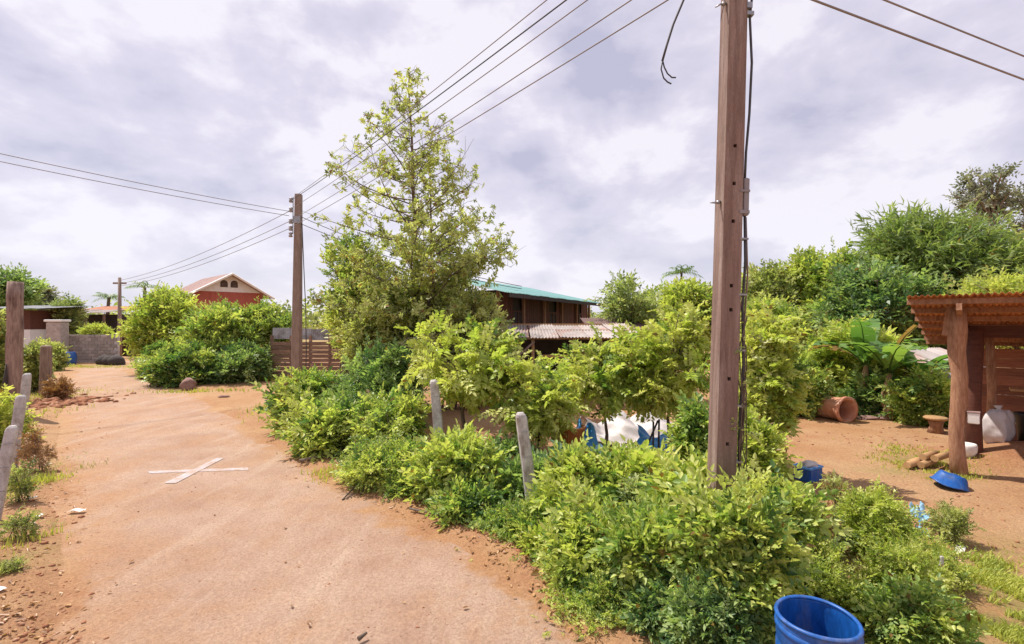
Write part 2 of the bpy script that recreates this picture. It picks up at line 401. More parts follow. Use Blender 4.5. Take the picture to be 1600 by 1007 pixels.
def corrugated(w, l, pitch=.076, amp=.011, th=.004, name='roof_sheet'):
    """one sheet, waves across x, length along y from 0 to l, centred on x"""
    nx = max(6, int(w / pitch * 6)); vs = []; fs = []
    xs = np.linspace(-w / 2, w / 2, nx + 1)
    zs = amp * np.sin(xs / pitch * 2 * math.pi)
    for lay in (0, 1):
        for y in (0, l):
            for x, z in zip(xs, zs): vs.append((x, y, z + lay * th))
    n = nx + 1
    for i in range(nx):
        fs.append((i, i + 1, n + i + 1, n + i)[::-1]); fs.append((2 * n + i, 2 * n + i + 1, 3 * n + i + 1, 3 * n + i))
        fs.append((i, i + 1, 2 * n + i + 1, 2 * n + i)); fs.append((n + i, 3 * n + i, 3 * n + i + 1, n + i + 1))
    return MB().add(vs, fs, False).mesh(name)

# ------------------------------------------------------------------ foliage
def leaf_shape(L, W, kind='six', fold=.22, droop=.18):
    if kind == 'six':
        v = np.array([(0, 0, 0), (.32 * L, .5 * W, fold * W), (.70 * L, .36 * W, fold * W * .6 - droop * L * .35), (L, 0, -droop * L), (.70 * L, -.36 * W, fold * W * .6 - droop * L * .35), (.32 * L, -.5 * W, fold * W)])
        f = np.array([(0, 3, 2, 1), (0, 5, 4, 3)])
    else:
        v = np.array([(0, 0, 0), (.45 * L, .5 * W, fold * W), (L, 0, -droop * L), (.45 * L, -.5 * W, fold * W)])
        f = np.array([(0, 3, 2, 1)])
    return v, f

def rotm(az, pitch, roll):
    ca, sa, cp, sp, cr, sr = math.cos(az), math.sin(az), math.cos(pitch), math.sin(pitch), math.cos(roll), math.sin(roll)
    Rz = np.array([[ca, -sa, 0], [sa, ca, 0], [0, 0, 1]]); Ry = np.array([[cp, 0, -sp], [0, 1, 0], [sp, 0, cp]]); Rx = np.array([[1, 0, 0], [0, cr, -sr], [0, sr, cr]])
    return Rz @ Ry @ Rx

def make_twig(kind, rng):
    """unit-length twig along +x with leaves; returns verts, faces(quads), leaf index per vert"""
    V = []; F = []; T = []; nv = 0
    def put(lv, lf, R, p, tone):
        nonlocal nv
        V.append(lv @ R.T + p); F.append(lf + nv); T.append(np.full(len(lv), tone)); nv += len(lv)
    if kind in ('ovate', 'ovate_far'):
        n = 10 if kind == 'ovate' else 7
        for i in range(n):
            t = .12 + .88 * i / (n - 1); p = np.array([t, .03 * math.sin(5 * t), -.14 * t * t])
            L = rng.uniform(.26, .38) * (1.0 if t < .8 else .8) * (1.0 if kind == 'ovate' else 1.35); W = L * rng.uniform(.46, .60)
            s = 1 if i % 2 else -1
            az = s * rng.uniform(.5, 1.25) if t < .97 else rng.uniform(-.2, .2)
            lv, lf = leaf_shape(L, W, 'six' if kind == 'ovate' else 'four')
            put(lv, lf, rotm(az, rng.uniform(-.35, .55), rng.uniform(-.5, .5)), p, rng.normal(0, .10))
    elif kind in ('compound', 'compound_far'):
        n = 8 if kind == 'compound' else 6
        for i in range(n):
            t = .18 + .82 * i / (n - 1); p = np.array([t, 0, .10 * t - .30 * t * t])
            pit = .1 - .6 * t
            for s in (1, -1):
                L = rng.uniform(.25, .33) * (1.1 - .45 * abs(t - .5)) * (1 if kind == 'compound' else 1.3); W = L * rng.uniform(.46, .58)
                lv, lf = leaf_shape(L, W, 'four', .15, .25)
                put(lv, lf, rotm(s * rng.uniform(.8, 1.25), rng.uniform(-.45, .35), s * rng.uniform(-.5, .6)) , p, rng.normal(0, .06))
    elif kind == 'fine':
        for i in range(16):
            t = .08 + .92 * i / 15; p = np.array([t, .04 * math.sin(7 * t), -.1 * t * t])
            L = rng.uniform(.15, .23); W = L * rng.uniform(.32, .48)
            lv, lf = leaf_shape(L, W, 'four')
            put(lv, lf, rotm(rng.uniform(-1.5, 1.5), rng.uniform(-.4, .9), rng.uniform(-.7, .7)), p, rng.normal(0, .11))
    elif kind == 'rosette':
        n = 8
        for i in range(n):
            az = 2 * math.pi * i / n + rng.uniform(-.3, .3); L = rng.uniform(.5, .8); W = L * rng.uniform(.36, .48)
            v, f = leaf_shape(L, W, 'six', .2, .3)
            v = v.copy(); v[:, 0] = v[:, 0]
            R0 = rotm(az, rng.uniform(.0, .75), rng.uniform(-.4, .4))
            Rb = np.array([[0, 0, 1], [0, 1, 0], [-1, 0, 0]], float)      # rosette axis z -> x
            put(v, f, Rb @ R0, np.array([rng.uniform(.55, 1.0), 0, 0]), rng.normal(0, .13))
    elif kind == 'plume':            # long thin drooping leaves (bamboo)
        for i in range(13):
            t = .1 + .9 * i / 12; p = np.array([t, .05 * math.sin(4 * t), .05 * t - .45 * t * t])
            L = rng.uniform(.26, .42); W = L * .2
            lv, lf = leaf_shape(L, W, 'four', .1, .35)
            put(lv, lf, rotm(rng.uniform(-1.1, 1.1), rng.uniform(-.9, .25), rng.uniform(-.5, .5)), p, rng.normal(0, .08))
    return np.concatenate(V), np.concatenate(F), np.concatenate(T)

TWIGS = {k: [make_twig(k, RNG) for _ in range(5)] for k in ('ovate', 'ovate_far', 'compound', 'compound_far', 'fine', 'rosette', 'plume')}

def norm(a): return a / np.maximum(np.linalg.norm(a, axis=-1, keepdims=True), 1e-9)

def place_twigs(kind, P, D, S, tone, rng, up_bias=1.0):
    """twigs of one kind at P (n,3), direction D, size S (n,), tone (n,) -> verts, faces, tone"""
    n = len(P); X = norm(D)
    up = np.tile(np.array([0, 0, 1.0]), (n, 1)) * up_bias + rng.normal(0, .6, (n, 3))
    Yv = norm(np.cross(up, X)); Z = np.cross(X, Yv)
    R = np.stack([X, Yv, Z], axis=2) * S[:, None, None]
    Vs, Fs, Ts = [], [], []; off = 0
    pick = rng.integers(0, len(TWIGS[kind]), n)
    for k, (tv, tf, tt) in enumerate(TWIGS[kind]):
        idx = np.nonzero(pick == k)[0]
        if not len(idx): continue
        v = np.einsum('nij,mj->nmi', R[idx], tv) + P[idx][:, None, :]
        f = tf[None] + (np.arange(len(idx)) * len(tv))[:, None, None] + off
        t = tone[idx][:, None] + 1.5 * tt[None]
        Vs.append(v.reshape(-1, 3)); Fs.append(f.reshape(-1, 4)); Ts.append(t.ravel()); off += v.shape[0] * v.shape[1]
    return np.concatenate(Vs), np.concatenate(Fs), np.concatenate(Ts)

def tubes(paths, r0, r1, n=4):
    """paths (N,S,3); radii taper r0->r1 (N,)"""
    N, S_, _ = paths.shape
    T = norm(np.gradient(paths, axis=1))
    ref = np.array([0.31, 0.22, 0.92]); ref2 = np.array([0.9, 0.3, 0.1])
    U = np.cross(T, ref); small = np.linalg.norm(U, axis=2, keepdims=True) < .15
    U = norm(np.where(small, np.cross(T, ref2), U)); W = np.cross(T, U)
    tt = np.linspace(0, 1, S_)[None, :]
    rad = (np.asarray(r0)[:, None] * (1 - tt) + np.asarray(r1)[:, None] * tt)[..., None]
    rings = [paths + (U * math.cos(2 * math.pi * k / n) + W * math.sin(2 * math.pi * k / n)) * rad for k in range(n)]
    V = np.stack(rings, axis=2)                       # N,S,n,3
    idx = np.arange(N * S_ * n).reshape(N, S_, n)
    nx = np.roll(idx, -1, axis=2)
    F = np.stack([idx[:, :-1], nx[:, :-1], nx[:, 1:], idx[:, 1:]], axis=-1).reshape(-1, 4)
    return V.reshape(-1, 3), F

def bez(a, b, c, s):
    t = np.linspace(0, 1, s)[None, :, None]
    return a[:, None] * (1 - t) ** 2 + b[:, None] * 2 * t * (1 - t) + c[:, None] * t ** 2

TRI = [0]
def plant(name, label, cat, x, y, c, r, kind, mat, n_main=14, n_sub=6, n_twig=7, size=.24, tone=.5, spread=.2, seed=0, group=None,
          bark='bark', stem_r=.02, shell=(.5, .98), up=.25, base_spread=.25, sub_len=.42, stiff=.5, ground_skirt=False, trunk=None, droop=0.0):
    """shrub or tree: c = crown centre relative to its base (x, y, 0), r = crown radii"""
    rng = np.random.default_rng(1000 + seed)
    c = np.array(c, float); r = np.array(r, float)
    d = norm(rng.normal(0, 1, (n_main, 3)))
    d[:, 2] = np.where(d[:, 2] < -.55 if not ground_skirt else d[:, 2] < -.95, -d[:, 2], d[:, 2])
    tgt = c + d * r * rng.uniform(*shell, (n_main, 1))
    base = np.zeros((n_main, 3)); base[:, :2] = rng.normal(0, 1, (n_main, 2)) * r[:2] * base_spread
    if trunk is not None:
        base[:] = np.array(trunk[-1]); base += rng.normal(0, .04, base.shape)
    tgt[:, 2] = np.maximum(tgt[:, 2], .10)
    ctrl = base + (tgt - base) * np.array([.3, .3, .62])
    ctrl += rng.normal(0, .08, ctrl.shape) * r.mean()
    mains = bez(base, ctrl, tgt, 7)
    # sub-branches
    N = n_main * n_sub
    mi = np.repeat(np.arange(n_main), n_sub)
    t = rng.uniform(.35, 1.0, N)
    ti = np.clip((t * 6).astype(int), 0, 5); fr = (t * 6 - ti)[:, None]
    st = mains[mi, ti] * (1 - fr) + mains[mi, ti + 1] * fr
    out = norm((st - c) / r)
    sdv = norm(out * stiff + rng.normal(0, .55, (N, 3)) + np.array([0, 0, up]))
    en = st + sdv * r.mean() * sub_len * rng.uniform(.6, 1.3, (N, 1))
    shoot = rng.random((N, 1)) < .05
    en = np.where(shoot, en + norm(out + np.array([0, 0, .7]) + rng.normal(0, .3, (N, 3))) * r.mean() * rng.uniform(.15, .5, (N, 1)), en)
    q = (en - c) / r; ql = np.linalg.norm(q, axis=1, keepdims=True)
    bumps = norm(rng.normal(0, 1, (7, 3)) + np.array([0, 0, .3])); dots = np.clip((q / np.maximum(ql, 1e-6)) @ bumps.T, 0, 1) ** 7
    lim = (.78 + .42 * dots.max(axis=1, keepdims=True)) * rng.uniform(.82, 1.2, (N, 1)) + shoot * rng.uniform(.1, .4, (N, 1))
    en = np.where(ql > lim, c + q / ql * lim * r, en)
    en[:, 2] = np.maximum(en[:, 2], .06)
    mid = (st + en) / 2 + rng.normal(0, .05, (N, 3)) * r.mean() + np.array([0, 0, .04 * r.mean()])
    en[:, 2] -= droop * r.mean() * rng.uniform(0, 1, N); en[:, 2] = np.maximum(en[:, 2], .06)
    subs = bez(st, mid, en, 5)
    # twigs
    K = N * n_twig
    si = np.repeat(np.arange(N), n_twig); tt = np.tile(np.linspace(.2, 1.0, n_twig), N) + rng.uniform(-.06, .06, K); tt = np.clip(tt, 0, 1)
    k = np.clip((tt * 4).astype(int), 0, 3); f = (tt * 4 - k)[:, None]
    P = subs[si, k] * (1 - f) + subs[si, k + 1] * f
    Dm = norm(en - st)[si]
    D = norm(Dm * .7 + rng.normal(0, .55, (K, 3)) + np.array([0, 0, up - droop]))
    mt = rng.normal(0, spread * .5, n_main)[mi][si]
    tn = tone + .07 + mt + rng.normal(0, spread * .5, N)[si] + rng.normal(0, spread * .3, K)
    S_ = size * rng.uniform(.7, 1.3, K)
    keep = P[:, 2] > .02
    alt = {'ovate': ('ovate', 1.5, .30), 'fine': ('ovate', .85, .32), 'ovate_far': ('fine', 1.15, .30), 'compound': ('ovate', .75, .18)}.get(kind, (kind, 1.2, .2))
    second = (rng.random(N) < alt[2])[si]
    Vs, Fs, Ts, off = [], [], [], 0
    for kd, fac, msk in ((kind, 1.0, keep & ~second), (alt[0], alt[1], keep & second)):
        if not msk.any(): continue
        v_, f_, t_ = place_twigs(kd, P[msk], D[msk], S_[msk] * fac, tn[msk] + (.08 if fac != 1.0 else 0), rng)
        nvl = 6 if kd in ('ovate', 'rosette') else 4
        t_ = np.clip(t_, .02, .95)
        t_ = np.where(np.repeat(rng.random(len(t_) // nvl) < .016, nvl), 1.0, t_)
        Vs.append(v_); Fs.append(f_ + off); Ts.append(t_); off += len(v_)
    V, F, T = np.concatenate(Vs), np.concatenate(Fs), np.concatenate(Ts)
    V[:, 2] = np.maximum(V[:, 2], .012)
    root = thing(name, label, cat, (x, y, 0), 0, group)
    fo = link('foliage', np_mesh('foliage', V, F, {'tone': T}), mat, root); fo['kind'] = 'stuff'
    TRI[0] += len(F) * 2
    v1, f1 = tubes(mains, rng.uniform(.8, 1.2, n_main) * stem_r, np.full(n_main, stem_r * .35), 5)
    v2, f2 = tubes(subs, np.full(N, stem_r * .38), np.full(N, stem_r * .15), 3)
    so_ = link('stems', np_mesh('stems', np.concatenate([v1, v2]), np.concatenate([f1, f2 + len(v1)]), smooth=True), bark, root); so_['kind'] = 'stuff'
    TRI[0] += 2 * (len(f1) + len(f2))
    if trunk is not None:
        m = len(trunk)
        rr = [stem_r * 2.2 * (1 - .55 * i / (m - 1)) for i in range(m)]; rr[0] *= 1.35
        MB().tube(trunk, rr, 9).build('trunk', bark, root)
    return root

def px_plant(name, label, cat, px0, px1, top, Y, kind, mat, bottom=None, depth=1.0, **kw):
    """crown spanning the columns px0..px1 with its top at row 'top', standing at depth Y"""
    cx = at((px0 + px1) / 2, Y); rx = (px1 - px0) / 2 / FPX * Y
    zt_ = zt(top, Y); zb = 0.0 if bottom is None else zt(bottom, Y)
    if bottom is None: cz = zt_ * .42; rz = zt_ - cz
    else: cz = (zt_ + zb) / 2; rz = (zt_ - zb) / 2
    return plant(name, label, cat, cx, Y, (0, 0, cz), (rx, rx * depth, rz), kind, mat, **kw)

# ================================================================== THE SETTING
right_edge = [(2.1, -12), (1.7, 0), (1.25, 2.3)] + [gp(*p) for p in ((930, 1003), (850, 932), (800, 890), (700, 832), (600, 787), (520, 746), (450, 702), (395, 662), (345, 640), (300, 612), (245, 594), (205, 582), (214, 566), (222, 552))]
left_edge = [gp(*p) for p in ((178, 552), (150, 568), (108, 577), (98, 610), (84, 660), (76, 720), (72, 800), (70, 900), (64, 1003))] + [(-3.5, 1.5), (-3.2, -12)]
road_poly = np.array(right_edge + left_edge)

def poly_sd(px, py, poly):
    """signed distance, negative inside"""
    x = px[:, None]; y = py[:, None]
    a = poly; b = np.roll(poly, -1, axis=0)
    ex, ey = b[:, 0] - a[:, 0], b[:, 1] - a[:, 1]
    wx, wy = x - a[:, 0], y - a[:, 1]
    t = np.clip((wx * ex + wy * ey) / (ex * ex + ey * ey), 0, 1)
    d = np.sqrt((wx - ex * t) ** 2 + (wy - ey * t) ** 2).min(axis=1)
    c = ((a[:, 1] > y) != (b[:, 1] > y)) & (x < ex * (y - a[:, 1]) / np.where(ey == 0, 1e-9, ey) + a[:, 0])
    ins = c.sum(axis=1) % 2 == 1
    return np.where(ins, -d, d)

def vnoise(x, y, s, seed):
    """cheap smooth value noise"""
    r = np.random.default_rng(seed).random((64, 64))
    u, v = x / s, y / s
    i, j = np.floor(u).astype(int), np.floor(v).astype(int); fu, fv = u - i, v - j
    fu = fu * fu * (3 - 2 * fu); fv = fv * fv * (3 - 2 * fv)
    g = lambda a, b: r[a % 64, b % 64]
    return (g(i, j) * (1 - fu) + g(i + 1, j) * fu) * (1 - fv) + (g(i, j + 1) * (1 - fu) + g(i + 1, j + 1) * fu) * fv

def smooth(x, a, b):
    t = np.clip((x - a) / (b - a), 0, 1); return t * t * (3 - 2 * t)

mound_c = (9.6, 8.6)
def ground_h(x, y):
    x = np.asarray(x, float); y = np.asarray(y, float)
    sdv = poly_sd(x, y, road_poly)
    n = vnoise(x, y, 1.7, 1) * .5 + vnoise(x, y, .6, 2) * .3 + vnoise(x, y, .25, 3) * .2
    h = -.05 + smooth(sdv, -.38, .30) * .085 + (n - .5) * .07 * smooth(sdv, -.6, .2)
    # rough earth bank on the left of the road
    left = smooth(-(x + y * 1.0 + .0), .2, .9)
    bank = left * smooth(sdv, -.1, 1.0) * (1 - smooth(y, 22, 28))
    h = h + bank * (.05 + .16 * (vnoise(x, y, .8, 5) - .3) + .06 * (vnoise(x, y, .22, 6) - .5))
    dm = np.hypot((x - mound_c[0]) / 1.55, (y - mound_c[1]) / 1.3)
    h = h + .42 * np.exp(-dm ** 2 * 1.7)
    far = smooth(np.hypot(x, y), 40, 70)
    return h * (1 - far)

def gz(x, y): return float(ground_h(np.array([x]), np.array([y]))[0])

def spaced(lo_far, lo, hi, hi_far, step):
    mid = np.arange(lo, hi + step * .5, step)
    a = []; v = lo; s = step
    while v > lo_far: s *= 1.35; v -= s; a.append(v)
    b = []; v = mid[-1]; s = step
    while v < hi_far: s *= 1.35; v += s; b.append(v)
    return np.array(a[::-1] + list(mid) + b)

gx = spaced(-900, -17, 15, 900, .12); gy = spaced(-300, 1.0, 22, 1200, .12)
GX, GY = np.meshgrid(gx, gy); fx, fy = GX.ravel(), GY.ravel()
gh_ = np.concatenate([ground_h(fx[i:i + 20000], fy[i:i + 20000]) for i in range(0, len(fx), 20000)])
nx_, ny_ = len(gx), len(gy)
ii = np.arange(nx_ * ny_).reshape(ny_, nx_)
gf = np.stack([ii[:-1, :-1], ii[:-1, 1:], ii[1:, 1:], ii[1:, :-1]], -1).reshape(-1, 4)
sd_all = np.concatenate([poly_sd(fx[i:i + 20000], fy[i:i + 20000], road_poly) for i in range(0, len(fx), 20000)])
def soil_fields(fx, fy, sdv):
    red = smooth(-(fx + fy), -.3, 1.8) * .75 * (1 - smooth(fy, 24, 34)) * (1 - .6 * smooth(sdv, 2.5, 5))
    red = np.maximum(red, .3 * (1 - smooth(np.abs(sdv), .1, .9)) * (fx > -8))
    red = np.maximum(red, .85 * np.exp(-(((fx - mound_c[0]) / 1.9) ** 2 + ((fy - mound_c[1]) / 1.7) ** 2) * 1.4))
    hx, hy = gp(990, 965)
    red = np.maximum(red, 1.0 * np.exp(-(((fx - hx) / .5) ** 2 + ((fy - hy) / .35) ** 2)))
    turf = np.zeros_like(fx)
    for (px, py, rx, ry, a) in ((1440, 725, .55, .55, .9), (1560, 960, 1.1, .75, .9), (1590, 870, .8, .5, .55), (1500, 900, .7, .6, .7), (80, 618, .9, 1.4, .7), (430, 592, 1.6, 1.2, .5), (150, 572, 3, 1.5, .7), (45, 760, .35, 1.0, .5), (1400, 740, .6, .3, .6), (30, 880, .3, .5, .5)):
        cx, cy = gp(px, py); turf = np.maximum(turf, a * np.exp(-(((fx - cx) / rx) ** 2 + ((fy - cy) / ry) ** 2)))
    turf = np.maximum(turf, .8 * smooth(np.hypot(fx, fy), 38, 60))
    return red, turf
red, turf = soil_fields(fx, fy, sd_all)
ground = link('ground', np_mesh('ground', np.stack([fx, fy, gh_], 1), gf, {'red': red, 'turf': turf}, True), ground_mat())
ground['kind'] = 'structure'

# road: a sheet clipped to the polygon grown by 0.3 m
rs = .2
rx_ = np.arange(-36, 4, rs); ry_ = np.arange(-12, 42, rs)
RX, RY = np.meshgrid(rx_, ry_)
rsd = np.concatenate([poly_sd(RX.ravel()[i:i + 20000], RY.ravel()[i:i + 20000], road_poly) for i in range(0, RX.size, 20000)]).reshape(RX.shape)
jj = np.arange(RX.size).reshape(RX.shape)
cell_ok = (np.maximum(np.maximum(rsd[:-1, :-1], rsd[:-1, 1:]), np.maximum(rsd[1:, :-1], rsd[1:, 1:])) < .42)
rf = np.stack([jj[:-1, :-1], jj[:-1, 1:], jj[1:, 1:], jj[1:, :-1]], -1)[cell_ok]
used, inv = np.unique(rf, return_inverse=True)
rxx, ryy = RX.ravel()[used], RY.ravel()[used]
def road_z(x, y, sdv):
    return -.012 + .012 * (vnoise(x, y, 2.2, 8) - .5) - .05 * smooth(sdv, -.1, .4)
rsu = rsd.ravel()[used]
rz = road_z(rxx, ryy, rsu)
rred, rturf = soil_fields(rxx, ryy, rsu)
dl = -(rxx + ryy) # grows to the left side of the lane
dust = smooth(dl, -2.8, 0.9) * .85 + .25 * smooth(ryy, 6, 16)
road = link('road', np_mesh('road', np.stack([rxx, ryy, rz], 1), inv.reshape(-1, 4), {'dust': dust, 'edge': smooth(rsu + .5 * (vnoise(rxx, ryy, .9, 17) - .5) + .3 * (vnoise(rxx, ryy, .35, 18) - .5), -.65, .10), 'red': rred, 'turf': rturf * .5}, True), road_mat())
road['kind'] = 'structure'

# worn white cross painted on the road
def band(pts, n=14, seed=1):
    (a, b, c, d) = [gp(*p) for p in pts]
    r = random.Random(seed); vs = []; fs = []
    for i in range(n + 1):
        t = i / n
        l = (a[0] + (b[0] - a[0]) * t, a[1] + (b[1] - a[1]) * t); q = (d[0] + (c[0] - d[0]) * t, d[1] + (c[1] - d[1]) * t)
        j = r.uniform(-.015, .015)
        vs += [(l[0] + j, l[1] + j, 0.0), (q[0] - j, q[1] + r.uniform(-.012, .012), 0.0)]
    for i in range(n): fs.append((2 * i, 2 * i + 1, 2 * i + 3, 2 * i + 2))
    va = np.array(vs); va[:, 2] = road_z(va[:, 0], va[:, 1], np.full(len(va), -1.0)) + .005
    return [tuple(q) for q in va], fs
cross = thing('painted_cross', 'worn white cross painted on the dusty road', 'road marking', (0, 0, 0))
v, f = band(((232, 735.5), (388, 729), (388, 733), (232, 739)), 14, 1)
MB().add(v, f).build('stripe', 'paint', cross)
v, f = band(((339, 715), (351, 715), (274, 754), (258, 754)), 14, 2)
MB().add([(a, b, c + .004) for a, b, c in v], f).build('stripe', 'paint', cross)

# ================================================================== POLES AND WIRES
def ring_hole_pole(h, w0, w1, holes):
    """tapered square pole with a groove down its right side and small square holes sunk into the front"""
    mb = MB(); zs = sorted(set([0.0, h] + [z for zh in holes for z in (zh - .016, zh + .016)] + list(np.arange(.5, h, .5))))
    def wd(z): return w0 + (w1 - w0) * z / h
    prof = lambda w, dd: [(-w, -dd), (-.016, -dd), (.016, -dd), (w * .9, -dd), (w, -dd * .88), (w, -dd * .45), (w - .028, -dd * .36), (w - .028, dd * .36), (w, dd * .45), (w, dd), (-w, dd), (-w, -dd * .9)]
    rows = []
    for z in zs:
        w = wd(z) / 2; rows.append([(x, y, z) for x, y in prof(w, w * .92)])
    n = len(rows[0]); vs = [p for r in rows for p in r]; fs = []
    for i in range(len(zs) - 1):
        zm = (zs[i] + zs[i + 1]) / 2
        hole = any(abs(zm - zh) < .014 for zh in holes)
        for k in range(n):
            k2 = (k + 1) % n
            q = (i * n + k, i * n + k2, (i + 1) * n + k2, (i + 1) * n + k)
            if hole and k == 1:
                b = len(vs)
                for idx in q: p = vs[idx]; vs.append((p[0], p[1] + .07, p[2]))
                for a_ in range(4): c_ = (a_ + 1) % 4; fs.append((q[a_], q[c_], b + c_, b + a_))
                fs.append((b, b + 1, b + 2, b + 3))
            else: fs.append(q)
    fs.append(tuple((len(zs) - 1) * n + k for k in range(n)))
    return mb.add(vs, fs)

NP = gp(1122, 950)
npole = thing('utility_pole', 'tall reddish brown concrete utility pole rising from the hedge in the foreground', 'utility pole', (NP[0], NP[1], -.05))
npole.rotation_euler = (0, math.atan2(.150, 5.45), .06)
ring_hole_pole(7.3, .195, .168, [zt(p, NP[1]) + .05 for p in (232, 290, 348, 447, 484, 590, 690)]).build('shaft', 'concrete_pole', npole)
for k, pyb in enumerate((8, 317)):
    z = zt(pyb, NP[1]) + .05
    b = MB(); b.tube([(-.085, -.02, z), (-.14, -.02, z - .005), (-.185, -.02, z - (.035 if k == 0 else .006))], [.009, .009, .006], 6); b.tube([(-.11, -.02, z - .012), (-.11, -.02, z + .012)], .02, 6)
    b.build('step_bolt', 'steel', npole)
zc = [zt(p, NP[1]) + .05 for p in (0, 30, 100, 180, 240, 285)]
MB().tube([(.120, -.05, 7.0), (.125, -.05, zc[0] + .3), (.135, -.05, zc[0]), (.120, -.05, zc[1]), (.150, -.05, zc[2]), (.140, -.05, zc[3]), (.118, -.05, zc[4]), (.114, -.05, zc[5])], .011, 7).build('cable', 'cable', npole)
b = MB(); b.box((.112, -.05, zt(25, NP[1]) + .05), (.07, .05, .035)); b.box((.10, -.05, zt(14, NP[1]) + .05), (.05, .07, .05)); b.build('cable_clamp', 'steel', npole)
za, zb_ = zt(338, NP[1]) + .05, zt(280, NP[1]) + .05
b = MB(); b.box((.122, -.05, (za + zb_) / 2), (.05, .06, zb_ - za), bev=.008); b.box((.10, -.05, za + .03), (.09, .08, .03)); b.box((.10, -.05, (za + zb_) / 2 + .05), (.09, .08, .02)); b.build('conduit_box', 'cable_grey', npole)
MB().tube([(.122, -.05, za), (.134, -.06, zt(400, NP[1])), (.124, -.05, zt(470, NP[1])), (.142, -.06, zt(560, NP[1])), (.126, -.05, zt(640, NP[1])), (.134, -.05, .6), (.13, -.05, .1)], .012, 6).build('cable', 'cable', npole)
MB().tube([(.15, -.02, zt(330, NP[1])), (.175, -.03, zt(420, NP[1])), (.155, -.03, zt(500, NP[1])), (.178, -.03, zt(600, NP[1])), (.16, -.02, zt(700, NP[1])), (.15, 0, .1)], .008, 5).build('cable', 'wood_grey', npole)
for z in np.linspace(.9, 3.4, 6):
    MB().box((.108, -.05, z), (.075, .07, .016)).build('cable_strap', 'steel', npole)
for z in (5.8, 6.05, 6.4, 6.58, 6.8):
    MB().lathe([(.0, -.04), (.028, -.04), (.035, -.02), (.02, 0), (.035, .02), (.028, .04), (0, .04)], 10, Matrix.Translation((-.125, 0, z)), True).build('insulator', 'ceramic', npole)

# dry vine clinging to the pole
rv = np.random.default_rng(5)
vine = thing('climbing_vine', 'thin dry vine climbing beside the cables of the brown pole', 'vine', (NP[0] + .20, NP[1] - .05, 0))
mbv = MB()
for k in range(5):
    pts = [(rv.normal(0, .02) + .035 * math.sin(z * 2.1 + k) + .02 * z * .2, rv.normal(0, .02), z) for z in np.linspace(.0, 2.9 - .25 * k, 12)]
    mbv.tube(pts, .0055, 4)
so_ = mbv.build('stems', 'bark', vine); so_['kind'] = 'stuff'
Pv = np.array([(rv.normal(0.02, .05), rv.normal(0, .05), z) for z in rv.uniform(.5, 2.75, 46)]); Dv = norm(rv.normal(0, 1, (46, 3)) + np.array([.3, -.2, .2]))
V_, F_, T_ = place_twigs('ovate', Pv, Dv, rv.uniform(.08, .16, 46), rv.normal(.55, .2, 46), rv)
fo = link('foliage', np_mesh('foliage', V_, F_, {'tone': np.clip(T_, 0, .96)}), 'leaf_olive', vine); fo['kind'] = 'stuff'

FPY = 19.1; FPX_ = at(463, FPY)
fpole = thing('utility_pole', 'grey concrete utility pole in front of the board fence, left of the tall tree', 'utility pole', (FPX_, FPY, -.05))
fpole.rotation_euler = (0, .012, 0)
b = MB(); b.box((0, 0, 3.86), (.36, .30, 7.76), bev=.02)
b.v = [(x * (1 - .35 * z / 7.8), y * (1 - .3 * z / 7.8), z) for x, y, z in b.v]
b.build('shaft', 'concrete_far', fpole)
MB().box((-.205, -.02, zt(337, FPY) + .05), (.02, .05, 1.45)).build('bracket', 'steel', fpole)
for pyb in (313, 328, 346, 357, 367):
    z = zt(pyb, FPY) + .05
    MB().lathe([(0, -.09), (.065, -.09), (.085, -.05), (.045, 0), (.085, .05), (.065, .09), (0, .09)], 12, Matrix.Translation((-.29, -.02, z)), True).build('insulator', 'ceramic', fpole)
MB().tube([(.17, -.05, 6.6), (.22, -.05, 5.6), (.30, -.06, 4.2), (.36, -.06, 3.2), (.40, -.05, 1.5), (.36, 0, .1)], .018, 5).build('cable', 'cable', fpole)
MB().box((.0, -.135, 6.7), (.25, .03, .28)).build('clamp_plate', 'steel', fpole)

YS = 34.0
lamp = thing('utility_pole', 'small distant pole beside the far cement block wall', 'utility pole', (at(187, YS), YS, 0))
MB().tube([(0, 0, -.1), (0, 0, 5.75)], [.15, .10], 8).build('shaft', 'concrete_far', lamp)
MB().box((0, 0, 5.35), (.9, .1, .12)).build('crossarm', 'wood_grey', lamp)

def wire(label, a, b, sag, r, mat='cable', grp='overhead wires', name='overhead_wire'):
    n = 26; pts = []
    for i in range(n + 1):
        t = i / n; pts.append((a[0] + (b[0] - a[0]) * t, a[1] + (b[1] - a[1]) * t, a[2] + (b[2] - a[2]) * t - 4 * sag * t * (1 - t)))
    o = MB().tube(pts, r, 6).build(name, mat)
    return tag(o, label, 'wire', grp)
ax = FPX_ - .29
def nat(z): return (NP[0] - .05 + .0275 * z - .125, NP[1], z)
g1 = 'wires between the two concrete poles'
wire('highest wire running from the far pole over the tree to the near pole', (ax, FPY, zt(313, FPY)), nat(6.80), .10, .008, 'cable_grey', g1)
wire('thick second wire from the top running past the tree tip to the near pole', (ax, FPY, zt(313, FPY) - .05), nat(6.58), .10, .0105, 'cable', g1)
wire('third wire from the top, crossing behind the tip of the tall tree', (ax, FPY, zt(328, FPY)), nat(6.40), .10, .008, 'cable_grey', g1)
wire('faint fourth wire from the top between the two concrete poles', (ax, FPY, zt(346, FPY)), nat(6.05), .08, .008, 'cable_grey', g1)
wire('lowest wire running from the far pole to the near brown pole', (ax, FPY, zt(357, FPY)), nat(5.80), .06, .008, 'cable_grey', g1)
g2 = 'wires off the right of the near pole'
wire('upper of two wires leaving the top right corner of the view', (NP[0] + .22, NP[1], 6.05), (22.4, 12, 5.46), .03, .010, 'cable_grey', g2)
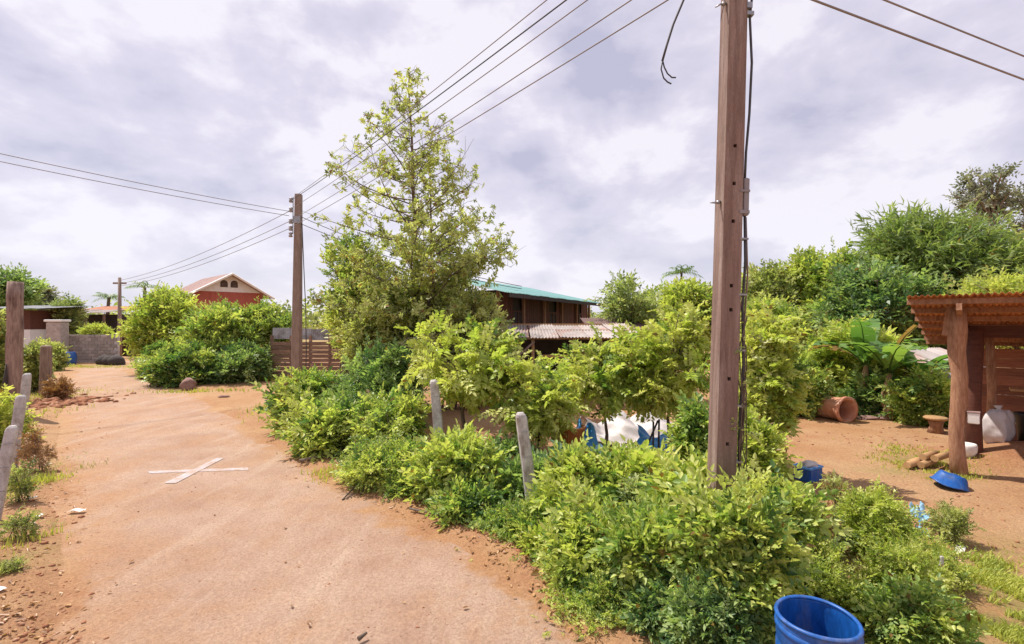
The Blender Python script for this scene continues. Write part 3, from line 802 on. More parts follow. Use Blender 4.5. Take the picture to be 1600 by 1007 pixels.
wire('lower and thicker of two wires at the top right corner', (NP[0] + .20, NP[1], 5.78), (22.4, 12, 5.12), .03, .0115, 'cable_grey', g2)
g3 = 'wires off the left of the far pole'
wire('upper of two long wires running left across the sky', (ax, FPY, zt(330, FPY)), (-17.0, 10, zt(130, 10)), .14, .011, 'cable_grey', g3)
wire('lower of two long wires running left across the sky', (ax, FPY, zt(337, FPY)), (-17.0, 10, zt(148, 10)), .14, .011, 'cable_grey', g3)
g4 = 'wires from the grey pole to the small distant pole'
for k, (p0, dz) in enumerate(((330, .0), (346, -.22), (357, -.4))):
    wire(['top', 'middle', 'bottom'][k] + ' of three faint wires descending to the small distant pole', (ax, FPY, zt(p0, FPY)), (at(187, YS), YS, 5.55 + dz), .35, .012, 'cable_grey', g4)
g5 = 'service wires to the teal roofed house'
for k in range(2):
    wire(['upper', 'lower'][k] + ' service wire from the grey pole into the tall tree', (FPX_ + .15, FPY, zt(338 + 11 * k, FPY)), (.4, 19.5, 4.05 - .1 * k), .3, .013, 'cable', g5)
# loose cable end hanging from the wires
hc = thing('hanging_cable', 'loose cable hanging from the wires and ending in two hooked strands', 'cable', (at(1068, 4.36), 4.36, 0))
def hp(px, py): return (at(px, 4.36) - at(1068, 4.36), 0, zt(py, 4.36))
MB().tube([hp(1100, -93), hp(1080, -30), hp(1068, 0), hp(1052, 38), hp(1042, 70), hp(1035, 95)], .0105, 6).build('strand', 'cable', hc)
MB().tube([hp(1035, 95), hp(1033, 108), hp(1037, 122), hp(1043, 128), hp(1049, 131)], .007, 6).build('strand', 'cable', hc)
MB().tube([hp(1035.5, 95), hp(1038, 105), hp(1043, 115), hp(1050, 121), hp(1056, 121)], .007, 6).build('strand', 'cable', hc)

# ================================================================== FENCE POSTS
def fence_post(label, x, y, h, w, leanx, leany, group, mat='concrete_post', rz=.2):
    t = thing('fence_post', label, 'fence post', (x, y, gz(x, y) - .06), rz, group)
    b = MB(); n = 7; rows = []
    r = random.Random(int(x * 100))
    for i, z in enumerate([0, h * .25, h * .5, h * .75, h - .05, h - .015, h + .01]):
        s = (w / 2) * (1.03 - .10 * z / h)
        if i == 5: s *= .86
        if i == 6: s *= .55
        c = s * .28
        ox, oy = leanx * z / h, leany * z / h
        j = r.uniform(-.004, .004)
        rows.append([(ox + px + j, oy + py, z) for px, py in ((-s + c, -s), (s - c, -s), (s, -s + c), (s, s - c), (s - c, s), (-s + c, s), (-s, s - c), (-s, -s + c))])
    vs = [p for q in rows for p in q]; fs = [tuple(7 - k for k in range(8))]
    for i in range(n - 1):
        for k in range(8): k2 = (k + 1) % 8; fs.append((i * 8 + k, i * 8 + k2, i * 8 + 8 + k2, i * 8 + 8 + k))
    fs.append(tuple((n - 1) * 8 + k for k in range(8)))
    b.add(vs, fs).build('shaft', mat, t)
    for k in range(3):
        z = h * (.35 + .24 * k)
        MB().tube([(leanx * z / h - w * .50, leany * z / h - w * .50, z), (leanx * z / h, leany * z / h - w * .535, z + .004), (leanx * z / h + w * .50, leany * z / h - w * .50, z)], .0025, 4).build('wire_tie', 'steel', t)
    return t
pr = yb(735); fence_post('pale concrete fence post in the hedge, left of the shorter dark trunk gap', at(691, pr), pr, 1.60, .165, at(678, pr) - at(691, pr) , .0, 'fence posts along the hedge')
pr = yb(803); fence_post('pale leaning concrete fence post in the hedge, the nearer and right one', at(834, pr), pr, 1.40, .15, at(813, pr) - at(834, pr), .0, 'fence posts along the hedge')
gl = 'fence posts along the left bank'
fence_post('nearest grey concrete post at the left edge, leaning over the red bank', -6.66, 6.15, 1.24, .125, .16, .1, gl, rz=.6)
fence_post('grey concrete post second from the front at the left edge', at(17, 8.5), 8.5, 1.31, .15, .12, .05, gl, rz=.6)
fence_post('grey concrete post third from the front, touching the tall timber post', at(30, 10.6), 10.6, 1.46, .15, .12, .05, gl, rz=.6)
Yp = 16.7
fence_post('brownish post farthest along the left bank, beside a dry bush', at(71, Yp), Yp, 1.80, .27, .02, 0, gl, 'wood_grey', .3)
Yt = 13.2
tp = thing('timber_post', 'tall thick weathered timber post standing behind the left fence posts', 'timber post', (at(22, Yt), Yt, gz(at(22, Yt), Yt) - .1))
rt = random.Random(3)
MB().tube([(rt.uniform(-.012, .012) + .03 * i / 8, rt.uniform(-.012, .012), .1 + i * .455) for i in range(9)], [.20, .19, .183, .178, .183, .178, .174, .178, .17], 12).build('trunk', 'wood_grey', tp)
b = MB(); b.tube([(.02, -.22, .35), (.0, -.235, 1.0), (.03, -.225, 1.5)], [.02, .05, .015], 6); b.build('split', 'dark', tp)

# ================================================================== BUILDINGS
# -- far left: block wall, shed, dark roofed house, blue jar
YW = 30.5
wx0, wx1 = at(100, YW), at(186, YW)
wall = thing('block_wall', 'grey cement block wall at the far end of the road', 'wall', (wx0, YW, 0))
bl = MB().box((0, 0, 0), (.39, .15, .185), bev=.012).mesh('block')
MB().box(((wx1 - wx0) / 2, .02, .9), (wx1 - wx0 - .02, .11, 1.78)).build('mortar', 'concrete_post', wall)
for rrow in range(9):
    for k in range(int((wx1 - wx0) / .4) + 1):
        xx = .2 + k * .4 + (.2 if rrow % 2 else 0)
        if xx > wx1 - wx0 - .1: continue
        link('block', bl, 'block', wall, (xx, random.uniform(-.008, .008), .1 + rrow * .198))
col = thing('wall_pillar', 'mottled grey pillar at the left end of the block wall', 'pillar', (at(90, 29.8), 29.8, 0))
MB().box((0, 0, 1.3), (.95, .6, 2.6), bev=.05).build('shaft', 'block', col)
MB().box((0, 0, 2.68), (1.1, .72, .14), bev=.03).build('cap', 'render_white', col)
shed = thing('shed', 'small shed with a white lower wall and flat sheet roof, far left', 'shed', (at(52, 33), 33, 0))
sw = at(70, 33) - at(25, 33)
MB().box((0, 0, 1.05), (sw, 2.4, 2.1)).build('wall', 'render_white', shed)
MB().box((0, 0, 2.75), (sw + .03, 2.42, 1.28)).build('upper_wall', 'wood_red', shed)
for k in range(4): link('roof_sheet', corrugated(1.05, 4.2), 'grey_sheet', shed, (-1.3 + k * 1.02, -2.1, 3.48 + .02 * (k % 2)), (math.radians(4), math.radians(3), 0))
dk = thing('house', 'low dark fronted house with an orange roof behind the block wall', 'house', (at(148, 38), 38, 0))
dw = at(188, 38) - at(108, 38)
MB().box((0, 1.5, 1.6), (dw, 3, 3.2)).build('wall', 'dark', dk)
for k in range(4):
    link('roof_sheet', corrugated(1.06, 2.4), 'pale_sheet', dk, (-dw / 2 + .4 + k * 1.04, -1.6, 3.28 + .03 * (k % 2)), (math.radians(7), 0, 0))
for k in range(4):
    link('roof_sheet', corrugated(1.0, 2.8, .16, .03), 'orange_tile', dk, (-dw / 2 + .5 + k * .98, .5, 3.5), (math.radians(9), 0, 0))
for k in (-1.3, 0.1, 1.5): MB().box((k, -.9, 1.6), (.12, .12, 3.2)).build('post', 'wood_grey', dk)
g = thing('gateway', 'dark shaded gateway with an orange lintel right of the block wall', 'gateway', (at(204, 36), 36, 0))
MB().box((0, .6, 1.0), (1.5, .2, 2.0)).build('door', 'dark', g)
MB().box((0, .45, 2.15), (1.6, .5, .32)).build('lintel', 'wood_tan', g)
for s in (-1, 1): MB().box((s * .82, .4, 1.0), (.14, .4, 2.0)).build('post', 'wood_red', g)

Yj = 29.0
jar = thing('water_drum', 'rounded blue plastic drum standing by the far block wall', 'drum', (at(107, Yj), Yj, 0))
MB().lathe([(0, 0), (.30, 0), (.36, .1), (.40, .35), (.38, .6), (.31, .76), (.29, .80), (.27, .80), (.27, .7), (.32, .5), (0, .4)], 20).build('body', 'blue_plastic', jar)
jl = thing('rubbish_heap', 'dark heap of sacks against the right end of the block wall', 'heap', (at(174, 29.4), 29.4, 0))
for k in range(3):
    MB().lathe([(0, 0), (.42, .03), (.46, .25), (.3, .5), (.05, .56), (0, .56)], 10, Matrix.Translation((k * .4 - .4, -.1 * k, .0)) @ Matrix.Rotation(.2 * k, 4, 'Y')).build('sack', 'dark', jl)

# -- red gabled house
A = Vector((at(304, 42), 42, 0)); B = Vector((at(407, 46), 46, 0))
gd = (B - A); gw = gd.length; ang = math.atan2(gd.y, gd.x)
rh = thing('house', 'red walled house with a white gable rising behind the roadside bushes', 'house', A, ang)
eave = 5.35; apex = 6.95; dep = 7.0
MB().box((gw / 2, dep / 2, eave / 2), (gw, dep, eave)).build('wall', 'red_wall', rh)
MB().add([(0, -.03, eave), (gw, -.03, eave), (gw / 2, -.03, apex), (0, dep, eave), (gw, dep, eave), (gw / 2, dep, apex)], [(0, 1, 2), (3, 5, 4), (0, 2, 5, 3), (1, 4, 5, 2)]).build('gable', 'render_white', rh)
for s in (-1, 1):
    fr = MB(); cx = gw / 2 + s * .42
    pts = [(cx + .3 * math.cos(a), .02, eave + .78 + .28 * math.sin(a)) for a in np.linspace(0, math.pi, 9)]
    loop = [(cx - .3, .02, eave + .42)] + pts[::-1] + [(cx + .3, .02, eave + .42)]
    vs = [(x, -.06, z) for x, y, z in loop]
    w_ = MB().add(vs, [tuple(range(len(vs)))]).build('window', 'dark', rh)
    MB().tube(loop + [loop[0]], .05, 5).build('frame', 'render_white', w_)
    for kk in range(4): MB().box((cx, -.08, eave + .5 + kk * .13), (.5, .03, .03)).build('louvre', 'wood_grey', w_)
pl_ = math.hypot(gw / 2 + .9, (apex - eave) * (gw / 2 + .9) / (gw / 2)); sl = math.atan2(apex - eave, gw / 2)
tile = corrugated(1.0, pl_, .25, .03, .03)
for s in (0, 1):
    for k in range(9):
        o = link('roof_sheet', tile, 'pink_tile', rh)
        yy = -.9 + k * .99
        if s == 0:
            o.rotation_euler = Matrix.Rotation(0, 3, 'Z').to_euler()
            Rm = Matrix(((0, math.cos(sl), -math.sin(sl)), (-1, 0, 0), (0, math.sin(sl), math.cos(sl))))
            o.rotation_euler = Rm.to_euler(); o.location = (-.9, yy + .5, apex - (gw / 2 + .9) * math.tan(sl) + .05)
        else:
            Rm = Matrix(((0, -math.cos(sl), math.sin(sl)), (1, 0, 0), (0, math.sin(sl), math.cos(sl))))
            o.rotation_euler = Rm.to_euler(); o.location = (gw + .9, yy + .5, apex - (gw / 2 + .9) * math.tan(sl) + .05)
for s in (-1, 1):
    x0, x1 = (gw / 2, -.95) if s < 0 else (gw / 2, gw + .95)
    MB().tube([(x0, -.95, apex + .02), (x1, -.95, apex - abs(x1 - x0) * math.tan(sl) + .02)], .11, 4, smooth=False).build('bargeboard', 'render_white', rh)

# -- brown board fence by the grey pole
YF = 21.5
fx0, fx1 = at(424, YF), at(545, YF)
bf = thing('board_fence', 'brown horizontal board fence behind the grey utility pole', 'fence', (fx0, YF, 0))
fw = fx1 - fx0
for k in range(5): MB().box((k * fw / 4, .06, 1.0), (.11, .11, 2.0)).build('post', 'wood_fence', bf)
for bay in range(4):
    for k in range(9):
        L = fw / 4 * random.uniform(.97, 1.0)
        MB().box((0, 0, 0), (L, .026, .165)).build('board', 'wood_fence', bf, (bay * fw / 4 + fw / 8, random.uniform(-.012, .012), .14 + k * .186), (random.uniform(-.03, .03), random.uniform(-.012, .012), 0))
for k in range(4):
    o = link('zinc_sheet', corrugated(fw / 4 * 1.02, .50, .1, .014), 'grey_sheet', bf, (fw / 8 + k * fw / 4, .10 + .01 * (k % 2), 1.84 - .03 * (k % 3)), (math.radians(86), 0, random.uniform(-.02, .02)))

# -- teal roofed timber house
HA = Vector((at(775, 17.8), 17.8, 0)); HB = Vector((at(918, 27.5), 27.5, 0))
hd = HB - HA; hl = hd.length; ha = math.atan2(hd.y, hd.x)
th = thing('timber_house', 'red brown timber house with a teal sheet roof behind the hedge', 'house', HA, ha)
npl = int(hl / .22)
plank = MB().box((0, 0, 0), (.205, .03, 2.6)).mesh('plank')
MB().box((hl / 2, 2.0, 1.9), (hl - .1, 3.9, 3.78)).build('wall', 'dark', th)
for k in range(npl):
    if k % 17 in (6, 7, 8, 9): continue
    link('plank', plank, 'wood_red', th, (.11 + k * .22, -.02 + random.uniform(-.006, .006), 2.48 + random.uniform(-.01, .01)))
for k in range(int(npl / 17) + 1):
    xw = .11 + (k * 17 + 7.5) * .22
    if xw < hl - .5:
        w_ = MB().box((xw, .0, 2.5), (.84, .04, 1.0)).build('window', 'dark', th)
        for dx in (-.44, 0, .44): MB().box((xw + dx, -.03, 2.5), (.06, .05, 1.05)).build('mullion', 'wood_red', w_)
        MB().box((xw, -.03, 3.03), (.94, .05, .06)).build('lintel', 'wood_red', w_); MB().box((xw, -.03, 1.97), (.94, .06, .06)).build('sill', 'wood_red', w_)
for k in range(6): MB().box((k * hl / 5, -.09, 1.88), (.14, .10, 3.76)).build('post', 'wood_post', th)
sh = corrugated(.98, 4.6, .12, .016)
nsh = int((hl + 1.6) / .96)
for k in range(nsh): link('roof_sheet', sh, 'teal_sheet', th, (-.6 + k * .96, -1.0, 3.62 + .012 * (k % 2)), (math.radians(12.5), 0, 0))
MB().box((hl / 2, -.95, 3.54), (hl + 1.6, .05, .14)).build('fascia', 'dark', th)

# -- lean-to shed with pale roof
LY = 14.8
lx0, lx1 = at(748, LY), at(984, LY)
lt = thing('lean_to_shed', 'open lean-to shed with a worn pale pink sheet roof behind the hedge', 'shed', (lx0, LY, 0))
lw = lx1 - lx0
nS = int(lw / .82)
lsh = corrugated(.86, 3.2, .1, .016)
for k in range(nS + 1): link('roof_sheet', lsh, 'pale_sheet', lt, (.3 + k * lw / nS * .98 - .1, -.3, 2.12 + .015 * (k % 2)), (math.radians(6.5 + (k % 3) * .4), 0, random.uniform(-.01, .01)))
for y_ in (0, 1.4, 2.7): MB().box((lw / 2, y_, 2.10 + y_ * .15), (lw, .06, .07)).build('beam', 'wood_tan', lt)
for px in (770, 832, 892, 940, 980): MB().tube([(at(px, LY) - lx0, 0, 0), (at(px, LY) - lx0 + random.uniform(-.03, .03), 0, 2.08)], .055, 8).build('post', 'wood_tan', lt)
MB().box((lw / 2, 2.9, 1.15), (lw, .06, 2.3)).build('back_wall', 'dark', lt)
MB().box((lw * .7, .0, 1.55), (lw * .55, .04, .09)).build('rail', 'wood_tan', lt)
MB().tube([(at(835, LY) - lx0, -.1, 2.0), (at(770, LY) - lx0, -.4, .9)], .035, 6).build('brace', 'wood_grey', lt)
for k in range(4):
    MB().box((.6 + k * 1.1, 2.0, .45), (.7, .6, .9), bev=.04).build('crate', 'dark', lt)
# -- small dark shed to its right
DY = 18.5
ds = thing('shed', 'small dark roofed shed right of the timber house', 'shed', (at(965, DY), DY, 0))
dws = at(1010, DY) - at(920, DY)
MB().box((0, 1.2, 1.1), (dws, 2, 2.2)).build('wall', 'dark', ds)
for k in range(3): link('roof_sheet', corrugated(.8, 2.6, .1, .016), 'dark_sheet', ds, (-dws / 2 + .38 + k * .76, -.3, 2.32 + .01 * (k % 2)), (math.radians(10), 0, 0))
MB().box((0, -.28, 2.24), (dws + .1, .05, .10)).build('fascia', 'wood_red', ds)
MB().box((0, -.33, 2.28), (dws + .12, .03, .03)).build('rail', 'render_white', ds)
for s in (-1, 1): MB().box((s * dws * .46, -.1, 1.1), (.1, .1, 2.2)).build('post', 'wood_grey', ds)

# -- pink roofs behind the banana plants
pk = thing('shed', 'low shed with pinkish sheet roofs behind the banana plant', 'shed', (at(1470, 13.6), 13.6, 0), .25)
for k in range(3): link('roof_sheet', corrugated(.85, 1.1, .1, .016), 'pale_sheet', pk, (-.7 + k * .8, -.1, 1.46), (math.radians(18), 0, 0))
for k in range(3): link('roof_sheet', corrugated(.85, 1.0, .1, .016), 'pale_sheet', pk, (-.4 + k * .8, -.9, 1.06), (math.radians(18), 0, 0))
for s in (-.9, 0, .9): MB().box((s, .1, .7), (.1, .1, 1.4)).build('post', 'wood_grey', pk)
for s in (-.6, .4, 1.1): MB().box((s, -.8, .5), (.09, .09, 1.0)).build('post', 'wood_grey', pk)
MB().box((0.2, .85, .7), (2.2, .05, 1.4)).build('back_wall', 'dark', pk)

# -- open hut at the right
HU = math.atan2(-.69, .72)
hut = thing('open_hut', 'open timber hut with a rusty corrugated lean-to roof at the right edge', 'hut', (6.63, 8.0, 0), HU)
slope = math.atan2(-.86, 4.9)
hsh = corrugated(.80, 5.1, .076, .016)
for k in range(8): link('roof_sheet', hsh, 'rust_sheet', hut, (.36 + k * .775, -.05 + random.uniform(-.05, .05), 3.03 + .006 * (k % 2)), (slope, 0, random.uniform(-.006, .006)))
for k, y_ in enumerate((.18, .95, 1.75, 2.55, 3.4, 4.2, 4.85)):
    MB().box((3.1, y_, 2.965 - y_ * .1755), (6.3, .055, .085), R=Matrix.Rotation(slope, 3, 'X')).build('purlin', 'wood_post', hut)
for x_ in (.60, 2.5, 4.4):
    MB().box((x_, 2.45, 2.79 - 2.45 * .1755 + .05), (.07, 5.0, .11), R=Matrix.Rotation(slope, 3, 'X')).build('rafter', 'wood_post', hut)
hz0 = -.05
MB().tube([(.60, .62, hz0), (.57, .63, .4), (.555, .60, .8), (.59, .62, 1.2), (.60, .64, 1.7), (.56, .62, 2.1), (.575, .63, 2.45), (.57, .63, 2.82)], [.125, .105, .098, .112, .108, .118, .128, .115], 14).build('post', 'wood_post', hut)
MB().box((.45, .62, 2.62), (.09, .10, .5), R=Matrix.Rotation(.12, 3, 'Y')).build('bracket', 'wood_post', hut)
MB().tube([(.78, 1.95, hz0), (.76, 1.97, 1.1), (.80, 1.95, 2.48)], [.13, .115, .12], 10).build('post', 'wood_red', hut)
MB().tube([(.99, 2.9, hz0), (1.03, 2.9, 1.2), (1.0, 2.9, 2.32)], [.075, .07, .07], 10).build('post', 'wood_post', hut)
for x_ in (2.6, 4.4, 6.0):
    MB().tube([(x_, .62, hz0), (x_, .62, 2.82)], .11, 10).build('post', 'wood_post', hut)
    MB().tube([(x_, 4.6, hz0), (x_, 4.6, 2.1)], .09, 10).build('post', 'wood_grey', hut)
bpl = MB().box((0, 0, 0), (5.4, .028, .20)).mesh('plank')
for k in range(10):
    link('plank', bpl, 'hut_board', hut, (3.55, 4.5 + random.uniform(-.01, .01), (.14 + k * .197)), (random.uniform(-.04, .04), random.uniform(-.006, .006), 0))
MB().box((3.2, 2.2, 2.42), (5.2, .03, .22)).build('front_board', 'wood_red', hut)
for k in range(2): MB().box((3.4, 3.6, .75 + k * .5), (4.2, .5, .04)).build('shelf', 'wood_tan', hut)

# ================================================================== BIG BACKGROUND TREES
def trunk_path(h, lean=0.1, n=6, seed=0):
    r = random.Random(seed)
    return [(lean * (i / (n - 1)) ** 1.3 + r.uniform(-.04, .04) * (i > 0), r.uniform(-.04, .04) * (i > 0), h * i / (n - 1) - (.1 if i == 0 else 0)) for i in range(n)]

gb = 'trees along the back of the yard'
px_plant('bamboo_clump', 'large rounded feathery bamboo tree rising behind the rusty hut', 'tree', 1345, 1590, 345, 22, 'plume', 'leaf_bamboo', bottom=520, depth=.8, n_main=90, n_sub=12, n_twig=8, size=.95, tone=.48, spread=.22, seed=1, stem_r=.05, up=.35, base_spread=.06, sub_len=.34, droop=.18, shell=(.45, .95), group=gb)
px_plant('broadleaf_tree', 'yellowish green tree left of the big bamboo', 'tree', 1222, 1352, 388, 25, 'ovate_far', 'leaf_yellow', bottom=540, n_main=44, n_sub=10, n_twig=7, size=.62, tone=.36, spread=.3, seed=2, stem_r=.06, trunk=trunk_path(2.2), group=gb)
px_plant('broadleaf_tree', 'dark green tree low behind the right of the brown pole', 'tree', 1145, 1262, 420, 26, 'ovate_far', 'leaf_olive', bottom=550, n_main=40, n_sub=9, n_twig=7, size=.6, tone=.45, spread=.35, seed=3, stem_r=.06, trunk=trunk_path(2.0), group=gb)
px_plant('broadleaf_tree', 'dark leafy tree under the bamboo, left of the hut roof', 'tree', 1290, 1450, 420, 19.5, 'ovate_far', 'leaf_deep', bottom=560, n_main=44, n_sub=10, n_twig=7, size=.5, tone=.45, spread=.25, seed=4, stem_r=.05, trunk=trunk_path(1.2), group=gb)
px_plant('broadleaf_tree', 'bright yellow green tree showing just above the hut roof', 'tree', 1500, 1660, 436, 16.5, 'ovate_far', 'leaf_yellow', bottom=540, n_main=34, n_sub=9, n_twig=7, size=.4, tone=.62, spread=.2, seed=5, stem_r=.05, trunk=trunk_path(1.4), group=gb)
px_plant('broadleaf_tree', 'dull green tree at the right edge behind the bamboo', 'tree', 1560, 1700, 365, 28, 'ovate_far', 'leaf_olive', bottom=520, n_main=40, n_sub=9, n_twig=7, size=.7, tone=.4, spread=.25, seed=6, stem_r=.06, trunk=trunk_path(2.5), group=gb)
# tall airy gum trees
for k, (p0, p1, t0, b0, lab) in enumerate(((1503, 1578, 258, 345, 'tall pale gum tree with an airy crown against the sky, at the right'), (1552, 1650, 285, 400, 'second airy gum tree cut by the right edge of the view'))):
    Yg = 40; zc_ = (zt(t0, Yg) + zt(b0, Yg)) / 2; rz_ = (zt(t0, Yg) - zt(b0, Yg)) / 2; xg = at((p0 + p1) / 2, Yg); rx2 = (p1 - p0) / 2 / FPX * Yg
    plant('gum_tree', lab, 'tree', xg, Yg, (0, 0, zc_), (rx2, rx2, rz_), 'ovate_far', 'leaf_far', n_main=18, n_sub=5, n_twig=5, size=.72, tone=.4, spread=.25, seed=20 + k, bark='bark_pale', stem_r=.13, shell=(.6, 1), sub_len=.35, trunk=trunk_path(zc_ - rz_ * 1.1, .5, 6, k), group='tall gum trees on the right skyline')
px_plant('broadleaf_tree', 'thin airy tree right of the teal roof', 'tree', 925, 1032, 428, 20.5, 'ovate_far', 'leaf_grey', bottom=515, n_main=16, n_sub=7, n_twig=6, size=.42, tone=.5, spread=.25, seed=7, stem_r=.035, trunk=trunk_path(1.8), group=gb)
px_plant('broadleaf_tree', 'bright green bushy tree just left of the brown pole', 'tree', 1030, 1128, 442, 15.5, 'ovate_far', 'leaf_yellow', bottom=545, n_main=40, n_sub=9, n_twig=7, size=.34, tone=.45, spread=.3, seed=8, stem_r=.04, trunk=trunk_path(1.5), group=gb)
px_plant('broadleaf_tree', 'mid green tree behind the small dark shed', 'tree', 960, 1060, 462, 22.5, 'ovate_far', 'leaf_mid', bottom=560, n_main=34, n_sub=9, n_twig=7, size=.5, tone=.5, spread=.3, seed=9, stem_r=.05, trunk=trunk_path(1.5), group=gb)
px_plant('broadleaf_tree', 'mid green tree filling the gap right of the brown pole', 'tree', 1150, 1260, 470, 19, 'ovate_far', 'leaf_mid', bottom=580, n_main=36, n_sub=9, n_twig=7, size=.42, tone=.55, spread=.3, seed=10, stem_r=.05, trunk=trunk_path(1.2), group=gb)

# palms
def palm(label, x, y, h, fl, nf, mat, seed, trunk_r=.12, up=.4):
    r = np.random.default_rng(seed)
    t = thing('palm_tree', label, 'palm', (x, y, 0), 0, 'palms on the skyline')
    MB().tube([(.25 * (i / 6) ** 2, 0, h * i / 6 - (.1 if i == 0 else 0)) for i in range(7)], [trunk_r * (1.2 - .08 * i) for i in range(7)], 8).build('trunk', 'bark', t)
    for k in range(nf):
        az = 2 * math.pi * k / nf + r.uniform(-.3, .3); el = up + r.uniform(-.3, .5); V = []; F = []; T = []
        n = 16
        for i in range(n):
            s = (i + 1) / n; c = np.array([fl * s * math.cos(el), 0, fl * (s * math.sin(el) - .55 * s * s)])
            for sg in (1, -1):
                L = fl * .34 * math.sin(math.pi * min(.97, .15 + .85 * s)) ; W = fl * .035
                lv, lf = leaf_shape(L, W, 'four', .1, .35)
                F.append(lf + 4 * len(V)); V.append(lv @ rotm(sg * r.uniform(.6, .95), -.35, 0).T + c); T.append(np.full(4, .45 + r.normal(0, .12)))
        V = np.concatenate(V); F = np.concatenate(F); ca, sa = math.cos(az), math.sin(az)
        V = V @ np.array([[ca, -sa, 0], [sa, ca, 0], [0, 0, 1]]).T + np.array([.25, 0, h])
        link('frond', np_mesh('frond', V, F, {'tone': np.clip(np.concatenate(T), 0, .95)}), mat, t)
palm('dark feathery palm standing clear of the trees, left of the brown pole', at(1059, 30), 30, zt(425, 30), 1.35, 13, 'leaf_deep', 1, .09, .5)
palm('small dark palm behind the house with an orange roof', at(166, 42), 42, zt(463, 42), 1.4, 14, 'leaf_deep', 2, .16)
palm('palm tip rising behind the yellow green bush at the left', at(222, 40), 40, zt(447, 40), 1.5, 11, 'leaf_deep', 3, .14, .55)
gf_ = 'trees at the far left'
px_plant('broadleaf_tree', 'dark round tree above the shed at the far left edge', 'tree', -20, 46, 420, 37, 'ovate_far', 'leaf_deep', bottom=500, n_main=24, n_sub=6, n_twig=6, size=.8, tone=.6, spread=.25, seed=30, stem_r=.08, trunk=trunk_path(2.5), group=gf_)
px_plant('broadleaf_tree', 'low grey green tree behind the flat shed roof', 'tree', 38, 92, 456, 48, 'ovate_far', 'leaf_far', bottom=520, n_main=24, n_sub=8, n_twig=6, size=.8, tone=.4, spread=.25, seed=31, stem_r=.08, trunk=trunk_path(1.5), group=gf_)
px_plant('broadleaf_tree', 'grey leafy tree above the mottled pillar', 'tree', 84, 122, 468, 34, 'ovate_far', 'leaf_grey', bottom=540, n_main=24, n_sub=8, n_twig=6, size=.5, tone=.4, spread=.25, seed=32, stem_r=.05, trunk=trunk_path(1.2), group=gf_)

# distant treeline
rw = np.random.default_rng(77)
nw = 5200
wxs = rw.uniform(-190, 190, nw); wys = rw.uniform(85, 125, nw); wh = 2.2 + 2.6 * vnoise(wxs, wys, 17, 9) + 1.2 * vnoise(wxs, wys, 6, 4)
Pw = np.stack([wxs, wys, rw.uniform(0.1, 1, nw) * wh], 1)
Vw, Fw, Tw = place_twigs('ovate_far', Pw, rw.normal(0, 1, (nw, 3)) + np.array([0, 0, .5]), rw.uniform(1.6, 3.0, nw), rw.normal(.45, .2, nw), rw)
o = link('distant_woods', np_mesh('distant_woods', Vw, Fw, {'tone': np.clip(Tw, 0, .95)}), 'leaf_olive'); o['kind'] = 'stuff'

